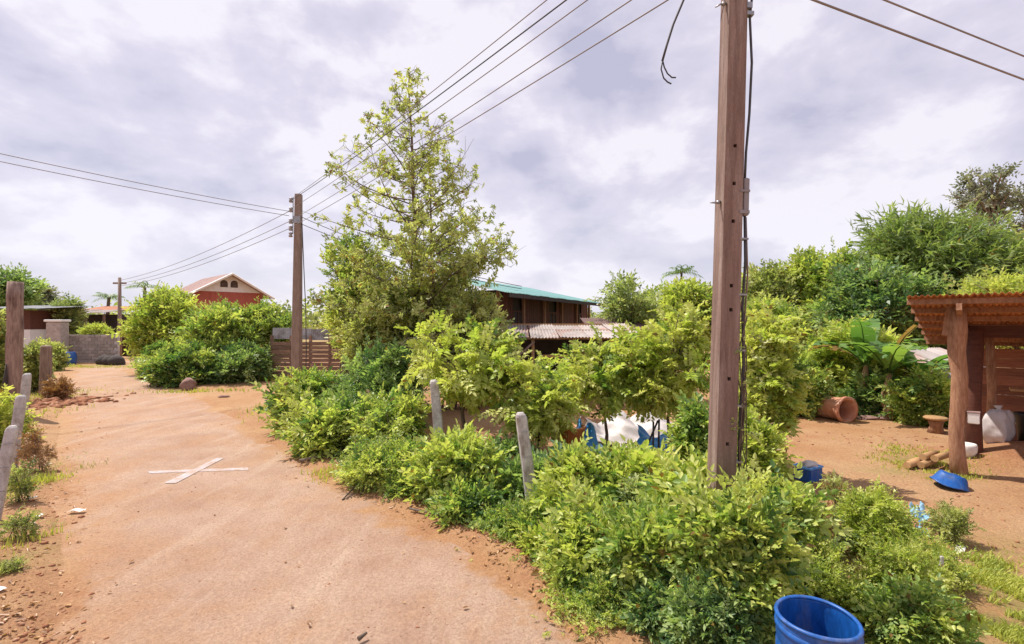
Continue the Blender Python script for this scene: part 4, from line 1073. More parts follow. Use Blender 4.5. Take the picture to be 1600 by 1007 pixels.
# ================================================================== THE TALL TREE
YT = 14.0
def tall_tree():
    rng = np.random.default_rng(404)
    root = thing('almond_tree', 'tall sparse conical tree with a bare tip, standing in the middle of the hedge', 'tree', (at(655, YT), YT, 0))
    H = zt(108, YT)
    xo = lambda z: (at(640, YT) - at(657, YT)) * (z / H) ** 1.5
    MB().tube([(xo(z) + rng.normal(0, .015), rng.normal(0, .015), z) for z in np.linspace(-.1, H, 16).clip(0)], list(np.linspace(.115, .012, 16)), 9).build('trunk', 'bark', root)
    H2 = zt(270, YT)
    MB().tube([(.02 + .36 * min(1, i / 4) - .05 * max(0, i - 4) / 6, -.08, 1.2 + (H2 - 1.2) * i / 9) for i in range(10)], list(np.linspace(.075, .012, 10)), 8).build('trunk', 'bark', root)
    prof = [(0, .3), (108, 10), (135, 24), (180, 40), (215, 72), (235, 100), (262, 108), (300, 122), (330, 136), (360, 140), (420, 146), (470, 142), (520, 118), (560, 70)]
    mains = []; lens = []
    for py, n in [(120, 3), (140, 4), (160, 4), (180, 5), (200, 5), (220, 6), (236, 8), (258, 7), (280, 8), (305, 8), (330, 9), (352, 9), (380, 10), (405, 10), (430, 10), (455, 11), (480, 11), (505, 10), (530, 8)]:
        for k in range(n):
            p = py + rng.uniform(-9, 9); z = zt(p, YT)
            wpx = np.interp(p, [a for a, _ in prof], [b for _, b in prof]) * rng.uniform(.6, 1.14)
            L = wpx / FPX * YT; az = rng.uniform(0, 2 * math.pi)
            rise = rng.uniform(.25, .7) * L * (1.0 if p < 400 else .35)
            st = np.array([xo(z), 0, max(.8, z - rise)])
            if p > 330 and rng.random() < .4: st = np.array([.34, -.08, max(.8, z - rise)])
            en = np.array([xo(z) + L * math.cos(az), L * math.sin(az), z + .1])
            md = (st + en) / 2 + np.array([0, 0, -.05 * L]) + rng.normal(0, .04 + .13 * L, 3)
            mains.append((st, md, en)); lens.append(L)
    a = np.array([m[0] for m in mains]); b = np.array([m[1] for m in mains]); c = np.array([m[2] for m in mains]); lens = np.array(lens)
    paths = bez(a, b, c, 7)
    v1, f1 = tubes(paths, .006 + .0075 * lens, np.full(len(lens), .004), 5)
    # side twigs
    S = []; E = []
    for i in range(len(lens)):
        for k in range(4 + int(lens[i] * 6.5)):
            t = rng.uniform(.30, 1); q = paths[i][min(5, int(t * 6))] * (1 - (t * 6) % 1) + paths[i][min(6, int(t * 6) + 1)] * ((t * 6) % 1)
            d = norm((c[i] - a[i]) * .5 / max(lens[i], .2) + rng.normal(0, .55, 3) + np.array([0, 0, .35]))
            S.append(q); E.append(q + d * rng.uniform(.18, .5) * min(1.0, .5 + lens[i] * .4))
    S = np.array(S); E = np.array(E)
    tw = bez(S, (S + E) / 2 + rng.normal(0, .03, S.shape), E, 4)
    v2, f2 = tubes(tw, np.full(len(S), .006), np.full(len(S), .003), 3)
    o = link('branches', np_mesh('branches', np.concatenate([v1, v2]), np.concatenate([f1, f2 + len(v1)]), smooth=True), 'bark', root); o['kind'] = 'stuff'
    n = len(S); D = norm(E - S)
    keep = rng.random(n) < np.interp(E[:, 2], [2.2, 4.2, 6.4, 8.2, H], [1.0, .95, .78, .62, .5])
    low = rng.random(n) < np.interp(E[:, 2], [2.0, 4.2, 5.6], [.85, .50, .10])
    tone = rng.normal(.66, .18, n)
    A1 = place_twigs('rosette', E[keep] - D[keep] * .10, D[keep], rng.uniform(.11, .21, keep.sum()), tone[keep], rng)
    A2 = place_twigs('ovate', S[low], D[low] + rng.normal(0, .3, (low.sum(), 3)), rng.uniform(.26, .46, low.sum()), tone[low] - .06, rng)
    A3 = place_twigs('ovate', (S + E)[keep] / 2, D[keep] + rng.normal(0, .6, (keep.sum(), 3)), rng.uniform(.12, .26, keep.sum()), tone[keep], rng)
    Vs = []; Fs = []; Ts = []; off = 0
    for q in (A1, A2, A3): Vs.append(q[0]); Fs.append(q[1] + off); Ts.append(q[2]); off += len(q[0])
    T = np.clip(np.concatenate(Ts), .02, .95); br = np.repeat(rng.random(len(T) // 6) < .035, 6); T = np.where(br, 1.0, T)
    o = link('foliage', np_mesh('foliage', np.concatenate(Vs), np.concatenate(Fs), {'tone': T}), 'leaf_olive', root); o['kind'] = 'stuff'
    TRI[0] += 2 * sum(len(q) for q in Fs)
tall_tree()
gt = 'shrubby trees round the foot of the tall tree'
px_plant('broadleaf_tree', 'green shrubby tree with an upright tip against the sky, left of the tall tree', 'tree', 510, 600, 345, 14.6, 'ovate', 'leaf_mid', bottom=560, depth=.9, n_main=30, n_sub=8, n_twig=7, size=.28, tone=.52, spread=.4, seed=40, stem_r=.035, shell=(.3, 1.0), up=.5, group=gt)
px_plant('broadleaf_tree', 'olive leafy tree filling the foot of the tall tree on its left', 'tree', 528, 668, 425, 13.7, 'ovate', 'leaf_olive', bottom=600, depth=.8, n_main=38, n_sub=9, n_twig=7, size=.28, tone=.56, spread=.4, seed=41, stem_r=.035, shell=(.4, 1.0), group=gt)
px_plant('broadleaf_tree', 'olive leafy tree filling the foot of the tall tree on its right', 'tree', 645, 806, 428, 14.3, 'ovate', 'leaf_olive', bottom=590, depth=.7, n_main=34, n_sub=8, n_twig=7, size=.27, tone=.56, spread=.4, seed=42, stem_r=.035, shell=(.4, 1.0), group=gt)

# ================================================================== ROADSIDE BUSHES AT THE LEFT
gl2 = 'bushes on the left of the dirt side track'
px_plant('shrub', 'bright yellow green bush beyond the road bend at the left', 'bush', 214, 308, 462, 25, 'ovate_far', 'leaf_yellow', bottom=556, n_main=56, n_sub=10, n_twig=7, size=.55, tone=.52, spread=.25, seed=50, stem_r=.04, base_spread=.2, group=gl2)
px_plant('shrub', 'tall mid green bush between the yellow green bush and the board fence', 'bush', 296, 424, 477, 22.5, 'ovate_far', 'leaf_mid', n_main=64, n_sub=11, n_twig=7, size=.45, tone=.52, spread=.3, seed=51, stem_r=.04, base_spread=.2, group=gl2)
px_plant('shrub', 'green bush with a shaded foot next to the grey utility pole', 'bush', 376, 458, 474, 23.5, 'ovate_far', 'leaf_mid', bottom=575, n_main=48, n_sub=10, n_twig=7, size=.42, tone=.55, spread=.25, seed=52, stem_r=.04, trunk=trunk_path(.8), group=gl2)
px_plant('shrub', 'low dark green bush bulging over the road edge by a rock', 'bush', 236, 352, 548, 20.3, 'ovate_far', 'leaf_mid', n_main=60, n_sub=10, n_twig=7, size=.34, tone=.38, spread=.3, seed=53, stem_r=.03, base_spread=.3, ground_skirt=True, group=gl2)
px_plant('shrub', 'low dark green bush under the taller ones, right of the rock', 'bush', 322, 424, 540, 20.9, 'ovate_far', 'leaf_deep', n_main=54, n_sub=10, n_twig=7, size=.34, tone=.5, spread=.3, seed=54, stem_r=.03, base_spread=.3, ground_skirt=True, group=gl2)
px_plant('shrub', 'narrow green shrub at the road corner under the yellow green bush', 'bush', 222, 266, 542, 22.6, 'ovate_far', 'leaf_mid', n_main=34, n_sub=9, n_twig=7, size=.36, tone=.42, spread=.3, seed=55, stem_r=.03, ground_skirt=True, group=gl2)
px_plant('shrub', 'bright green plant hanging over the top of the block wall', 'bush', 124, 174, 510, 30.95, 'ovate_far', 'leaf_yellow', bottom=526, depth=.5, n_main=30, n_sub=8, n_twig=6, size=.24, tone=.6, spread=.18, seed=56, stem_r=.03, group=gl2, trunk=trunk_path(1.2))
gl3 = 'plants along the left bank'
px_plant('shrub', 'green plant at the left edge behind the tall timber post', 'bush', -34, 8, 490, 15, 'ovate_far', 'leaf_olive', n_main=30, n_sub=9, n_twig=7, size=.32, tone=.45, spread=.25, seed=57, stem_r=.03, group=gl3)
px_plant('shrub', 'dry brownish shrub between the timber post and the far brownish post', 'bush', 36, 68, 533, 17.6, 'ovate_far', 'leaf_olive', n_main=30, n_sub=8, n_twig=6, size=.26, tone=.4, spread=.35, seed=58, stem_r=.03, group=gl3)
px_plant('shrub', 'green shrub below the mottled pillar at the far left', 'bush', 56, 92, 540, 25.5, 'ovate_far', 'leaf_olive', n_main=26, n_sub=9, n_twig=7, size=.38, tone=.5, spread=.3, seed=59, stem_r=.03, group=gl3)
px_plant('shrub', 'low yellow green weed at the foot of the nearest left post', 'bush', -20, 30, 605, 9.5, 'ovate', 'leaf_yellow', n_main=22, n_sub=7, n_twig=6, size=.16, tone=.5, spread=.3, seed=60, stem_r=.012, group=gl3)
px_plant('shrub', 'small dry red brown shrub on the earth heap by the far post', 'bush', 70, 112, 592, 16.2, 'ovate_far', 'leaf_dry', n_main=16, n_sub=6, n_twig=5, size=.18, tone=.4, spread=.3, seed=61, stem_r=.012, group=gl3)
px_plant('weed', 'sparse weed on the red bank right of the nearest post', 'weed', 18, 46, 700, 6.9, 'fine', 'leaf_olive', n_main=10, n_sub=5, n_twig=5, size=.13, tone=.5, spread=.3, seed=62, stem_r=.006, group=gl3)

px_plant('weed', 'dry olive weed low on the red bank below the nearest post', 'weed', 14, 52, 785, 5.7, 'fine', 'leaf_olive', n_main=9, n_sub=4, n_twig=5, size=.10, tone=.25, spread=.4, seed=63, stem_r=.005, base_spread=.5, ground_skirt=True, group=gl3)
px_plant('weed', 'brown dry weed on the red bank beside the second grey post', 'weed', 36, 74, 655, 8.3, 'fine', 'leaf_dry', n_main=14, n_sub=5, n_twig=5, size=.12, tone=.4, spread=.4, seed=64, stem_r=.005, base_spread=.5, ground_skirt=True, group=gl3)
px_plant('weed', 'small olive weed near the bottom left corner', 'weed', -5, 30, 885, 4.9, 'fine', 'leaf_olive', n_main=8, n_sub=4, n_twig=5, size=.08, tone=.3, spread=.4, seed=65, stem_r=.005, base_spread=.5, ground_skirt=True, group=gl3)

# ================================================================== THE HEDGE ON THE RIGHT
gh = 'shrubs of the roadside hedge'
px_plant('shrub', 'green bush at the far left tip of the hedge, beside the side track', 'bush', 428, 545, 590, 11.6, 'ovate', 'leaf_mid', n_main=38, n_sub=8, n_twig=7, size=.27, tone=.62, spread=.42, seed=70, stem_r=.02, base_spread=.35, ground_skirt=True, group=gh)
px_plant('shrub', 'dark green bush in the hedge below the olive trees', 'bush', 520, 665, 545, 11.2, 'ovate', 'leaf_deep', n_main=50, n_sub=9, n_twig=7, size=.24, tone=.60, spread=.32, seed=71, stem_r=.02, base_spread=.3, ground_skirt=True, group=gh)
px_plant('shrub', 'low green bush overhanging the road edge by a fallen stick', 'bush', 455, 590, 640, 9.9, 'ovate', 'leaf_mid', n_main=38, n_sub=8, n_twig=7, size=.25, tone=.56, spread=.42, seed=72, stem_r=.016, base_spread=.35, ground_skirt=True, group=gh)
px_plant('shrub', 'green bush just left of the left hedge fence post', 'bush', 560, 655, 622, 9.4, 'ovate', 'leaf_mid', n_main=36, n_sub=8, n_twig=7, size=.25, tone=.52, spread=.42, seed=73, stem_r=.016, base_spread=.35, ground_skirt=True, group=gh)
px_plant('small_tree', 'feathery yellow green small tree with a dark trunk behind the hedge posts', 'tree', 592, 830, 512, 9.6, 'compound', 'leaf_yellow', bottom=610, depth=.7, n_main=18, n_sub=6, n_twig=6, size=.42, tone=.70, spread=.45, up=.05, droop=.12, seed=74, stem_r=.026, trunk=[(.12, 0, -.05), (.20, 0, .35), (.14, 0, .8), (.22, 0, 1.15)], shell=(.45, 1), group=gh)
px_plant('shrub', 'light feathery shrub behind the right hedge fence post', 'bush', 765, 915, 572, 8.8, 'compound', 'leaf_yellow', bottom=668, depth=.7, n_main=18, n_sub=5, n_twig=6, size=.34, tone=.64, spread=.45, up=.08, seed=75, stem_r=.016, trunk=[(0, 0, -.05), (.03, 0, .2), (0, 0, .45)], group=gh)
px_plant('shrub', 'low spreading green bush nearest the painted cross', 'bush', 535, 660, 700, 7.85, 'fine', 'leaf_mid', n_main=38, n_sub=8, n_twig=7, size=.24, tone=.62, spread=.42, seed=76, stem_r=.012, base_spread=.4, ground_skirt=True, group=gh)
px_plant('shrub', 'rounded bright green bush between the two hedge fence posts', 'bush', 648, 800, 702, 7.15, 'ovate', 'leaf_mid', depth=.7, n_main=44, n_sub=8, n_twig=7, size=.235, tone=.66, spread=.4, seed=77, stem_r=.014, base_spread=.35, ground_skirt=True, group=gh)
px_plant('shrub', 'dark green bush behind the two hedge fence posts', 'bush', 745, 840, 700, 8.2, 'fine', 'leaf_deep', depth=.6, n_main=46, n_sub=9, n_twig=7, size=.22, tone=.62, spread=.3, seed=78, stem_r=.014, base_spread=.35, ground_skirt=True, group=gh)
px_plant('small_tree', 'airy feathery sapling above the blue and white plastic sheets', 'tree', 860, 1024, 530, 9.4, 'compound', 'leaf_yellow', bottom=640, depth=.7, n_main=16, n_sub=5, n_twig=6, size=.36, tone=.68, spread=.45, up=.08, seed=79, stem_r=.018, trunk=[(.05, 0, -.05), (.08, 0, .4), (.03, 0, .8), (.05, 0, 1.1)], group=gh)
px_plant('small_tree', 'tall feathery bright green sapling immediately left of the brown pole', 'tree', 972, 1125, 480, 9.0, 'compound', 'leaf_yellow', bottom=652, depth=.7, n_main=24, n_sub=6, n_twig=6, size=.36, tone=.68, spread=.45, up=.08, seed=80, stem_r=.02, trunk=[(-.05, 0, -.05), (-.02, 0, .4), (-.06, 0, .8), (0, 0, 1.1)], group=gh)
px_plant('shrub', 'dark leafy shrub at the left side of the brown pole, below the sapling', 'bush', 1062, 1118, 640, 7.2, 'ovate', 'leaf_mid', bottom=745, depth=.8, n_main=22, n_sub=7, n_twig=7, size=.2, tone=.35, spread=.3, seed=81, stem_r=.014, trunk=[(0, 0, -.05), (.02, 0, .2), (0, 0, .35)], group=gh)
px_plant('small_tree', 'bright yellow green feathery sapling immediately right of the brown pole', 'tree', 1150, 1246, 492, 7.9, 'compound', 'leaf_yellow', bottom=690, depth=.8, n_main=22, n_sub=6, n_twig=7, size=.31, tone=.68, spread=.4, up=.1, seed=82, stem_r=.016, trunk=[(0, 0, -.05), (.03, 0, .3), (0, 0, .55)], group=gh)
px_plant('shrub', 'yellow green bush right of the brown pole, beside the blue crate', 'bush', 1140, 1222, 652, 6.4, 'ovate', 'leaf_yellow', depth=.8, n_main=40, n_sub=9, n_twig=7, size=.16, tone=.5, spread=.28, seed=83, stem_r=.012, base_spread=.35, group=gh)
# front mass
px_plant('shrub', 'broad leaved bright green bush right of the leaning hedge post', 'bush', 856, 972, 716, 5.9, 'ovate', 'leaf_mid', depth=.8, n_main=42, n_sub=8, n_twig=7, size=.215, tone=.72, spread=.4, seed=84, stem_r=.012, base_spread=.35, ground_skirt=True, group=gh)
px_plant('shrub', 'yellow green bush in the front of the hedge, left of the brown pole', 'bush', 930, 1062, 724, 6.0, 'ovate', 'leaf_yellow', depth=.8, n_main=46, n_sub=8, n_twig=7, size=.225, tone=.55, spread=.45, seed=85, stem_r=.012, base_spread=.35, group=gh)
px_plant('shrub', 'yellow tipped bush pressed against the foot of the brown pole', 'bush', 1020, 1150, 722, 4.95, 'ovate', 'leaf_yellow', depth=.6, n_main=38, n_sub=8, n_twig=7, size=.19, tone=.60, spread=.4, seed=86, stem_r=.012, base_spread=.35, group=gh)
px_plant('shrub', 'green bush at the road edge below the broad leaved bush', 'bush', 862, 985, 800, 4.95, 'ovate', 'leaf_mid', depth=.8, n_main=42, n_sub=8, n_twig=7, size=.175, tone=.62, spread=.45, seed=87, stem_r=.010, base_spread=.4, ground_skirt=True, group=gh)
px_plant('shrub', 'dark green bush at the very front of the hedge, above the red soil hollow', 'bush', 945, 1100, 802, 4.45, 'ovate', 'leaf_mid', depth=.7, n_main=42, n_sub=8, n_twig=7, size=.16, tone=.60, spread=.45, seed=88, stem_r=.010, base_spread=.3, group=gh)
px_plant('shrub', 'tall deep green bush between the brown pole and the blue barrel', 'bush', 1070, 1222, 762, 3.98, 'ovate', 'leaf_mid', depth=.7, n_main=46, n_sub=8, n_twig=7, size=.165, tone=.5, spread=.45, seed=89, stem_r=.010, base_spread=.3, group=gh)
px_plant('shrub', 'low dark bush left of the blue barrel at the bottom edge', 'bush', 1040, 1200, 905, 3.75, 'ovate', 'leaf_deep', depth=.6, n_main=50, n_sub=9, n_twig=7, size=.11, tone=.6, spread=.32, seed=90, stem_r=.008, base_spread=.4, ground_skirt=True, group=gh)
px_plant('shrub', 'green bush behind the blue barrel, right of the tall deep green bush', 'bush', 1170, 1262, 765, 4.75, 'ovate', 'leaf_mid', depth=.8, n_main=36, n_sub=8, n_twig=7, size=.18, tone=.55, spread=.4, seed=91, stem_r=.010, base_spread=.35, group=gh)
px_plant('shrub', 'dark green infill shrub under the feathery small tree, between the two leftmost hedge bushes', 'bush', 500, 606, 606, 10.6, 'fine', 'leaf_deep', n_main=40, n_sub=8, n_twig=7, size=.27, tone=.62, spread=.4, seed=120, stem_r=.016, base_spread=.4, ground_skirt=True, group=gh)
px_plant('shrub', 'small leaved shrub directly below the left hedge fence post', 'bush', 608, 690, 705, 8.0, 'fine', 'leaf_mid', n_main=40, n_sub=8, n_twig=7, size=.24, tone=.5, spread=.45, seed=121, stem_r=.014, base_spread=.4, ground_skirt=True, group=gh)
px_plant('shrub', 'shaded green shrub just behind the right hedge fence post', 'bush', 790, 885, 740, 7.0, 'ovate', 'leaf_deep', depth=.7, n_main=38, n_sub=8, n_twig=7, size=.21, tone=.62, spread=.4, seed=122, stem_r=.012, base_spread=.4, ground_skirt=True, group=gh)
px_plant('shrub', 'low small leaved shrub at the foot of the right hedge fence post', 'bush', 798, 880, 798, 5.75, 'fine', 'leaf_mid', depth=.8, n_main=30, n_sub=7, n_twig=7, size=.17, tone=.5, spread=.45, seed=123, stem_r=.010, base_spread=.45, ground_skirt=True, group=gh)
px_plant('shrub', 'dry twiggy brown shrub at the road edge beside the fallen stick', 'bush', 548, 628, 738, 7.95, 'fine', 'leaf_dry', n_main=16, n_sub=5, n_twig=5, size=.15, tone=.4, spread=.5, seed=124, stem_r=.010, base_spread=.4, group=gh)
px_plant('shrub', 'leggy grey green shrub poking out between the bushes left of the brown pole', 'bush', 975, 1075, 735, 5.3, 'fine', 'leaf_grey', depth=.8, n_main=22, n_sub=6, n_twig=6, size=.2, tone=.5, spread=.5, seed=125, stem_r=.012, base_spread=.3, group=gh)
px_plant('shrub', 'dark shrub in the shade behind the front bushes near the blue sheets', 'bush', 850, 930, 716, 7.3, 'fine', 'leaf_deep', depth=.7, n_main=34, n_sub=8, n_twig=7, size=.22, tone=.6, spread=.4, seed=126, stem_r=.012, base_spread=.4, ground_skirt=True, group=gh)
for k, (p0, p1, tp_, Y_, kd, mt_, sz, lab) in enumerate((
    (596, 690, 752, 7.35, 'fine', 'leaf_mid', .18, 'low ragged weed shrub at the road edge right of the dry brown shrub'),
    (690, 770, 775, 6.45, 'ovate', 'leaf_mid', .17, 'low shrub under the rounded bright bush, touching the road'),
    (765, 840, 802, 6.0, 'fine', 'leaf_mid', .16, 'low weedy shrub at the road edge left of the right hedge fence post'),
    (828, 905, 842, 5.35, 'ovate', 'leaf_yellow', .14, 'low yellow green shrub spilling on to the road right of the right hedge fence post'),
    (872, 950, 880, 4.75, 'ovate', 'leaf_mid', .13, 'ragged low green shrub spilling over the bend of the road edge'),
    (910, 990, 905, 4.35, 'fine', 'leaf_mid', .12, 'small weedy shrub nearest the camera along the road edge'),
    (990, 1075, 925, 4.05, 'ovate', 'leaf_deep', .11, 'dark low shrub at the bottom edge in the middle of the hedge front'))):
    px_plant('shrub', lab, 'bush', p0, p1, tp_, Y_, kd, mt_, depth=.8, n_main=30, n_sub=7, n_twig=6, size=sz, tone=.5, spread=.5, seed=140 + k, stem_r=.008, base_spread=.45, ground_skirt=True, group=gh)
gw_ = 'weeds on the yard side of the hedge'
px_plant('weed', 'dry brown twiggy weed left of the grey straggling weed', 'weed', 1222, 1296, 772, 5.15, 'fine', 'leaf_dry', depth=.8, n_main=16, n_sub=5, n_twig=5, size=.13, tone=.5, spread=.5, seed=127, stem_r=.008, base_spread=.4, group=gw_)
px_plant('weed', 'yellow green weed clump behind the blue barrel', 'weed', 1235, 1350, 862, 4.35, 'fine', 'leaf_yellow', depth=.8, n_main=28, n_sub=7, n_twig=7, size=.13, tone=.52, spread=.3, seed=92, stem_r=.006, base_spread=.45, ground_skirt=True, group=gw_)
px_plant('weed', 'yellow green weed clump right of the blue barrel', 'weed', 1345, 1465, 850, 4.4, 'fine', 'leaf_yellow', depth=.8, n_main=26, n_sub=7, n_twig=7, size=.13, tone=.52, spread=.3, seed=93, stem_r=.006, base_spread=.45, ground_skirt=True, group=gw_)
px_plant('weed', 'grey green straggling weed among the litter in the yard', 'weed', 1215, 1330, 782, 5.4, 'fine', 'leaf_grey', depth=.8, n_main=16, n_sub=5, n_twig=6, size=.16, tone=.4, spread=.4, seed=94, stem_r=.006, base_spread=.45, group=gw_)
px_plant('weed', 'upright bright green weed left of the faded blue bag', 'weed', 1318, 1420, 768, 5.3, 'fine', 'leaf_yellow', depth=.8, n_main=34, n_sub=8, n_twig=7, size=.16, tone=.45, spread=.3, seed=95, stem_r=.006, base_spread=.35, group=gw_)
px_plant('weed', 'weed patch below the faded blue bag', 'weed', 1400, 1490, 845, 4.7, 'fine', 'leaf_yellow', depth=.8, n_main=26, n_sub=7, n_twig=6, size=.12, tone=.5, spread=.3, seed=96, stem_r=.006, base_spread=.45, ground_skirt=True, group=gw_)
px_plant('weed', 'dark green weed at the bottom edge right of the blue barrel', 'weed', 1352, 1490, 915, 3.85, 'ovate', 'leaf_mid', depth=.7, n_main=40, n_sub=8, n_twig=7, size=.11, tone=.4, spread=.3, seed=97, stem_r=.006, base_spread=.4, ground_skirt=True, group=gw_)
px_plant('weed', 'small green weed right of the faded blue bag on bare earth', 'weed', 1452, 1505, 792, 5.6, 'fine', 'leaf_olive', depth=.8, n_main=14, n_sub=6, n_twig=6, size=.12, tone=.5, spread=.3, seed=98, stem_r=.006, group=gw_)
px_plant('weed', 'thin dry stalky weed standing on the sand beside the red scrap', 'weed', 1290, 1325, 725, 6.3, 'fine', 'leaf_olive', depth=.8, n_main=7, n_sub=4, n_twig=4, size=.12, tone=.6, spread=.3, seed=99, stem_r=.007, group=gw_)

# ================================================================== YARD PLANTS
gy_ = 'bushes beside the banana plant'
px_plant('shrub', 'bright leafy bush in the yard behind the fallen terracotta pipe', 'bush', 1268, 1352, 520, 14.8, 'ovate', 'leaf_yellow', n_main=36, n_sub=8, n_twig=7, size=.34, tone=.36, spread=.3, seed=110, stem_r=.02, group=gy_)
px_plant('shrub', 'leafy bush between the terracotta pipe and the banana stem', 'bush', 1300, 1392, 508, 14.2, 'ovate', 'leaf_yellow', n_main=38, n_sub=8, n_twig=7, size=.34, tone=.5, spread=.25, seed=111, stem_r=.02, bottom=640, group=gy_)
px_plant('shrub', 'dark low bush right behind the terracotta pipe', 'bush', 1334, 1392, 582, 13.3, 'ovate', 'leaf_deep', n_main=34, n_sub=8, n_twig=7, size=.26, tone=.5, spread=.3, seed=112, stem_r=.02, ground_skirt=True, group=gy_)
px_plant('shrub', 'low green bush right of the banana stem', 'bush', 1400, 1490, 575, 12.2, 'ovate', 'leaf_mid', n_main=30, n_sub=8, n_twig=7, size=.24, tone=.45, spread=.3, seed=113, stem_r=.02, ground_skirt=True, group=gy_)
px_plant('shrub', 'green bush in the yard seen between the brown pole and the bright bushes', 'bush', 1205, 1290, 545, 13.5, 'ovate', 'leaf_mid', n_main=36, n_sub=8, n_twig=7, size=.28, tone=.5, spread=.3, seed=114, stem_r=.02, ground_skirt=True, group=gy_)

def banana(label, x, y, h, seed, nleaf=8, L0=1.6):
    r = np.random.default_rng(seed)
    t = thing('banana_plant', label, 'banana plant', (x, y, 0), 0, 'banana plants')
    MB().tube([(0, 0, -.05), (.02, 0, h * .3), (.0, .02, h * .7), (.02, 0, h)], [.15, .13, .10, .05], 10).build('stem', 'banana_stem', t)
    for k in range(3):
        a = r.uniform(0, 6.28)
        MB().tube([(.09 * math.cos(a), .09 * math.sin(a), h * .75), (.16 * math.cos(a), .16 * math.sin(a), h * .6), (.17 * math.cos(a), .17 * math.sin(a), h * .3)], [.02, .035, .01], 5).build('dead_leaf', 'banana_stem', t)
    for k in range(nleaf):
        az = 2 * math.pi * k / nleaf + r.uniform(-.35, .35); el = r.uniform(.8, 1.48); L = L0 * r.uniform(.75, 1.15); W = .48 * r.uniform(.8, 1.15)
        n = 18; V = []; F = []; T = []
        ca, sa = math.cos(az), math.sin(az)
        mids = []
        x_, z_, e_ = 0.0, h, el
        for i in range(n + 1):
            mids.append((x_, z_, e_)); e_ -= (2.0 - el * .5) / n * (.4 + 1.3 * i / n); x_ += L / n * math.cos(e_); z_ += L / n * math.sin(e_)
        dead = r.random() < .09
        tone0 = 1.0 if dead else r.uniform(.25, .75)
        # each side is cut into strips (wind-torn blade)
        for sg in (1, -1):
            gap = 0.0
            for i in range(1, n):
                s0, s1 = i / n, (i + 1) / n
                def wd(s): return W / 2 * max(.04, math.sin(math.pi * min(1, max(0, (s - .06) / .94))) ** .6)
                tear = r.uniform(.0, .02) if r.random() < .35 else 0
                dr = r.uniform(0, .10) if r.random() < .4 else 0
                (xa, za, ea), (xb, zb, eb) = mids[i], mids[i + 1]
                p = [(xa, 0, za), (xb, 0, zb), (xb - tear, sg * wd(s1), zb + .05 - dr - .12 * wd(s1)), (xa + tear, sg * wd(s0), za + .05 - dr - .12 * wd(s0))]
                b0 = len(V); V += p; F.append((b0, b0 + 1, b0 + 2, b0 + 3) if sg < 0 else (b0 + 3, b0 + 2, b0 + 1, b0)); T += [tone0] * 4
        V = np.array(V); V = V @ np.array([[ca, -sa, 0], [sa, ca, 0], [0, 0, 1]]).T
        lf = link('leaf', np_mesh('leaf', V, np.array(F), {'tone': T}), 'banana_leaf', t)
        MB().tube([(m[0] * ca, m[0] * sa, m[1] - .012) for m in mids[::3]], list(np.linspace(.022, .005, len(mids[::3]))), 5).build('midrib', 'leaf_yellow', lf)
banana('tall banana plant with a brown stem beside the rubbish heap', at(1388, 12.6), 12.6, 1.25, 1, 9, 1.9)
banana('leaning banana plant behind the left of the tall one', at(1352, 13.3), 13.3, 1.4, 12, 8, 1.8)
banana('short banana plant close to the hut roof', at(1436, 13.2), 13.2, .95, 3, 8, 1.6)

# ================================================================== GRASS, CLODS, LITTER
def grass(name, n, sampler, hmin, hmax, seed, lean=.45, mat='grass', w=.006):
    r = np.random.default_rng(seed)
    x, y = sampler(r, n); kp = vnoise(x, y, .32, seed + 50) + .5 * vnoise(x, y, .11, seed + 60) > r.uniform(.45, .95, n); x, y = x[kp], y[kp]; n = len(x)
    z = np.maximum(ground_h(x, y), -.03)
    h = r.uniform(hmin, hmax, n); a = r.uniform(0, 2 * math.pi, n); l = r.uniform(.1, lean, n) * h; b = a + r.uniform(1, 2, n)
    ww = w * r.uniform(.7, 1.6, n) * (1 + np.hypot(x, y) / 14)
    P0 = np.stack([x - ww * np.cos(b), y - ww * np.sin(b), z], 1); P1 = np.stack([x + ww * np.cos(b), y + ww * np.sin(b), z], 1)
    P2 = np.stack([x + l * .45 * np.cos(a) + ww * .7 * np.cos(b), y + l * .45 * np.sin(a) + ww * .7 * np.sin(b), z + h * .62], 1); P3 = np.stack([x + l * np.cos(a), y + l * np.sin(a), z + h], 1)
    V = np.stack([P0, P1, P2, P3], 1).reshape(-1, 3); F = np.arange(4 * n).reshape(n, 4)
    tone = np.clip(np.repeat(.62 + .5 * (vnoise(x, y, .5, 12) - .5) + r.normal(0, .16, n), 4), .02, 1)
    o = link(name, np_mesh(name, V, F, {'tone': tone}), mat); o['kind'] = 'stuff'; TRI[0] += 2 * n
    return o
def blobs(lst):
    def s(r, n):
        wts = np.array([b[4] for b in lst], float); k = r.choice(len(lst), n, p=wts / wts.sum())
        c = np.array([gp(b[0], b[1]) for b in lst]); rr = np.array([(b[2], b[3]) for b in lst])
        q = c[k] + r.normal(0, .5, (n, 2)) * rr[k]
        return q[:, 0], q[:, 1]
    return s
grass('grass', 40000, blobs([(1560, 965, 1.0, .75, 5), (1500, 905, .7, .5, 3), (1590, 925, .8, .5, 3), (1455, 880, .5, .4, 1.5), (1600, 1000, .8, .5, 3)]), .02, .085, 1, w=.0035, lean=.9)
grass('grass', 5200, blobs([(1440, 725, .75, .55, 3), (1400, 705, .5, .5, 1), (1480, 748, .5, .25, 2)]), .02, .06, 2, w=.005)
grass('grass', 5200, blobs([(80, 618, 1.0, 1.6, 3), (45, 760, .3, 1.0, 2), (30, 860, .25, .5, .6), (150, 573, 2.6, .8, 2.5), (60, 650, .5, 1.5, .6)]), .03, .12, 3, w=.004)
grass('grass', 3200, blobs([(432, 594, 1.2, .7, 2), (440, 640, .7, 1.2, 2), (300, 612, 2.0, .4, 1), (530, 740, .5, .4, .6)]), .05, .16, 4, w=.006)
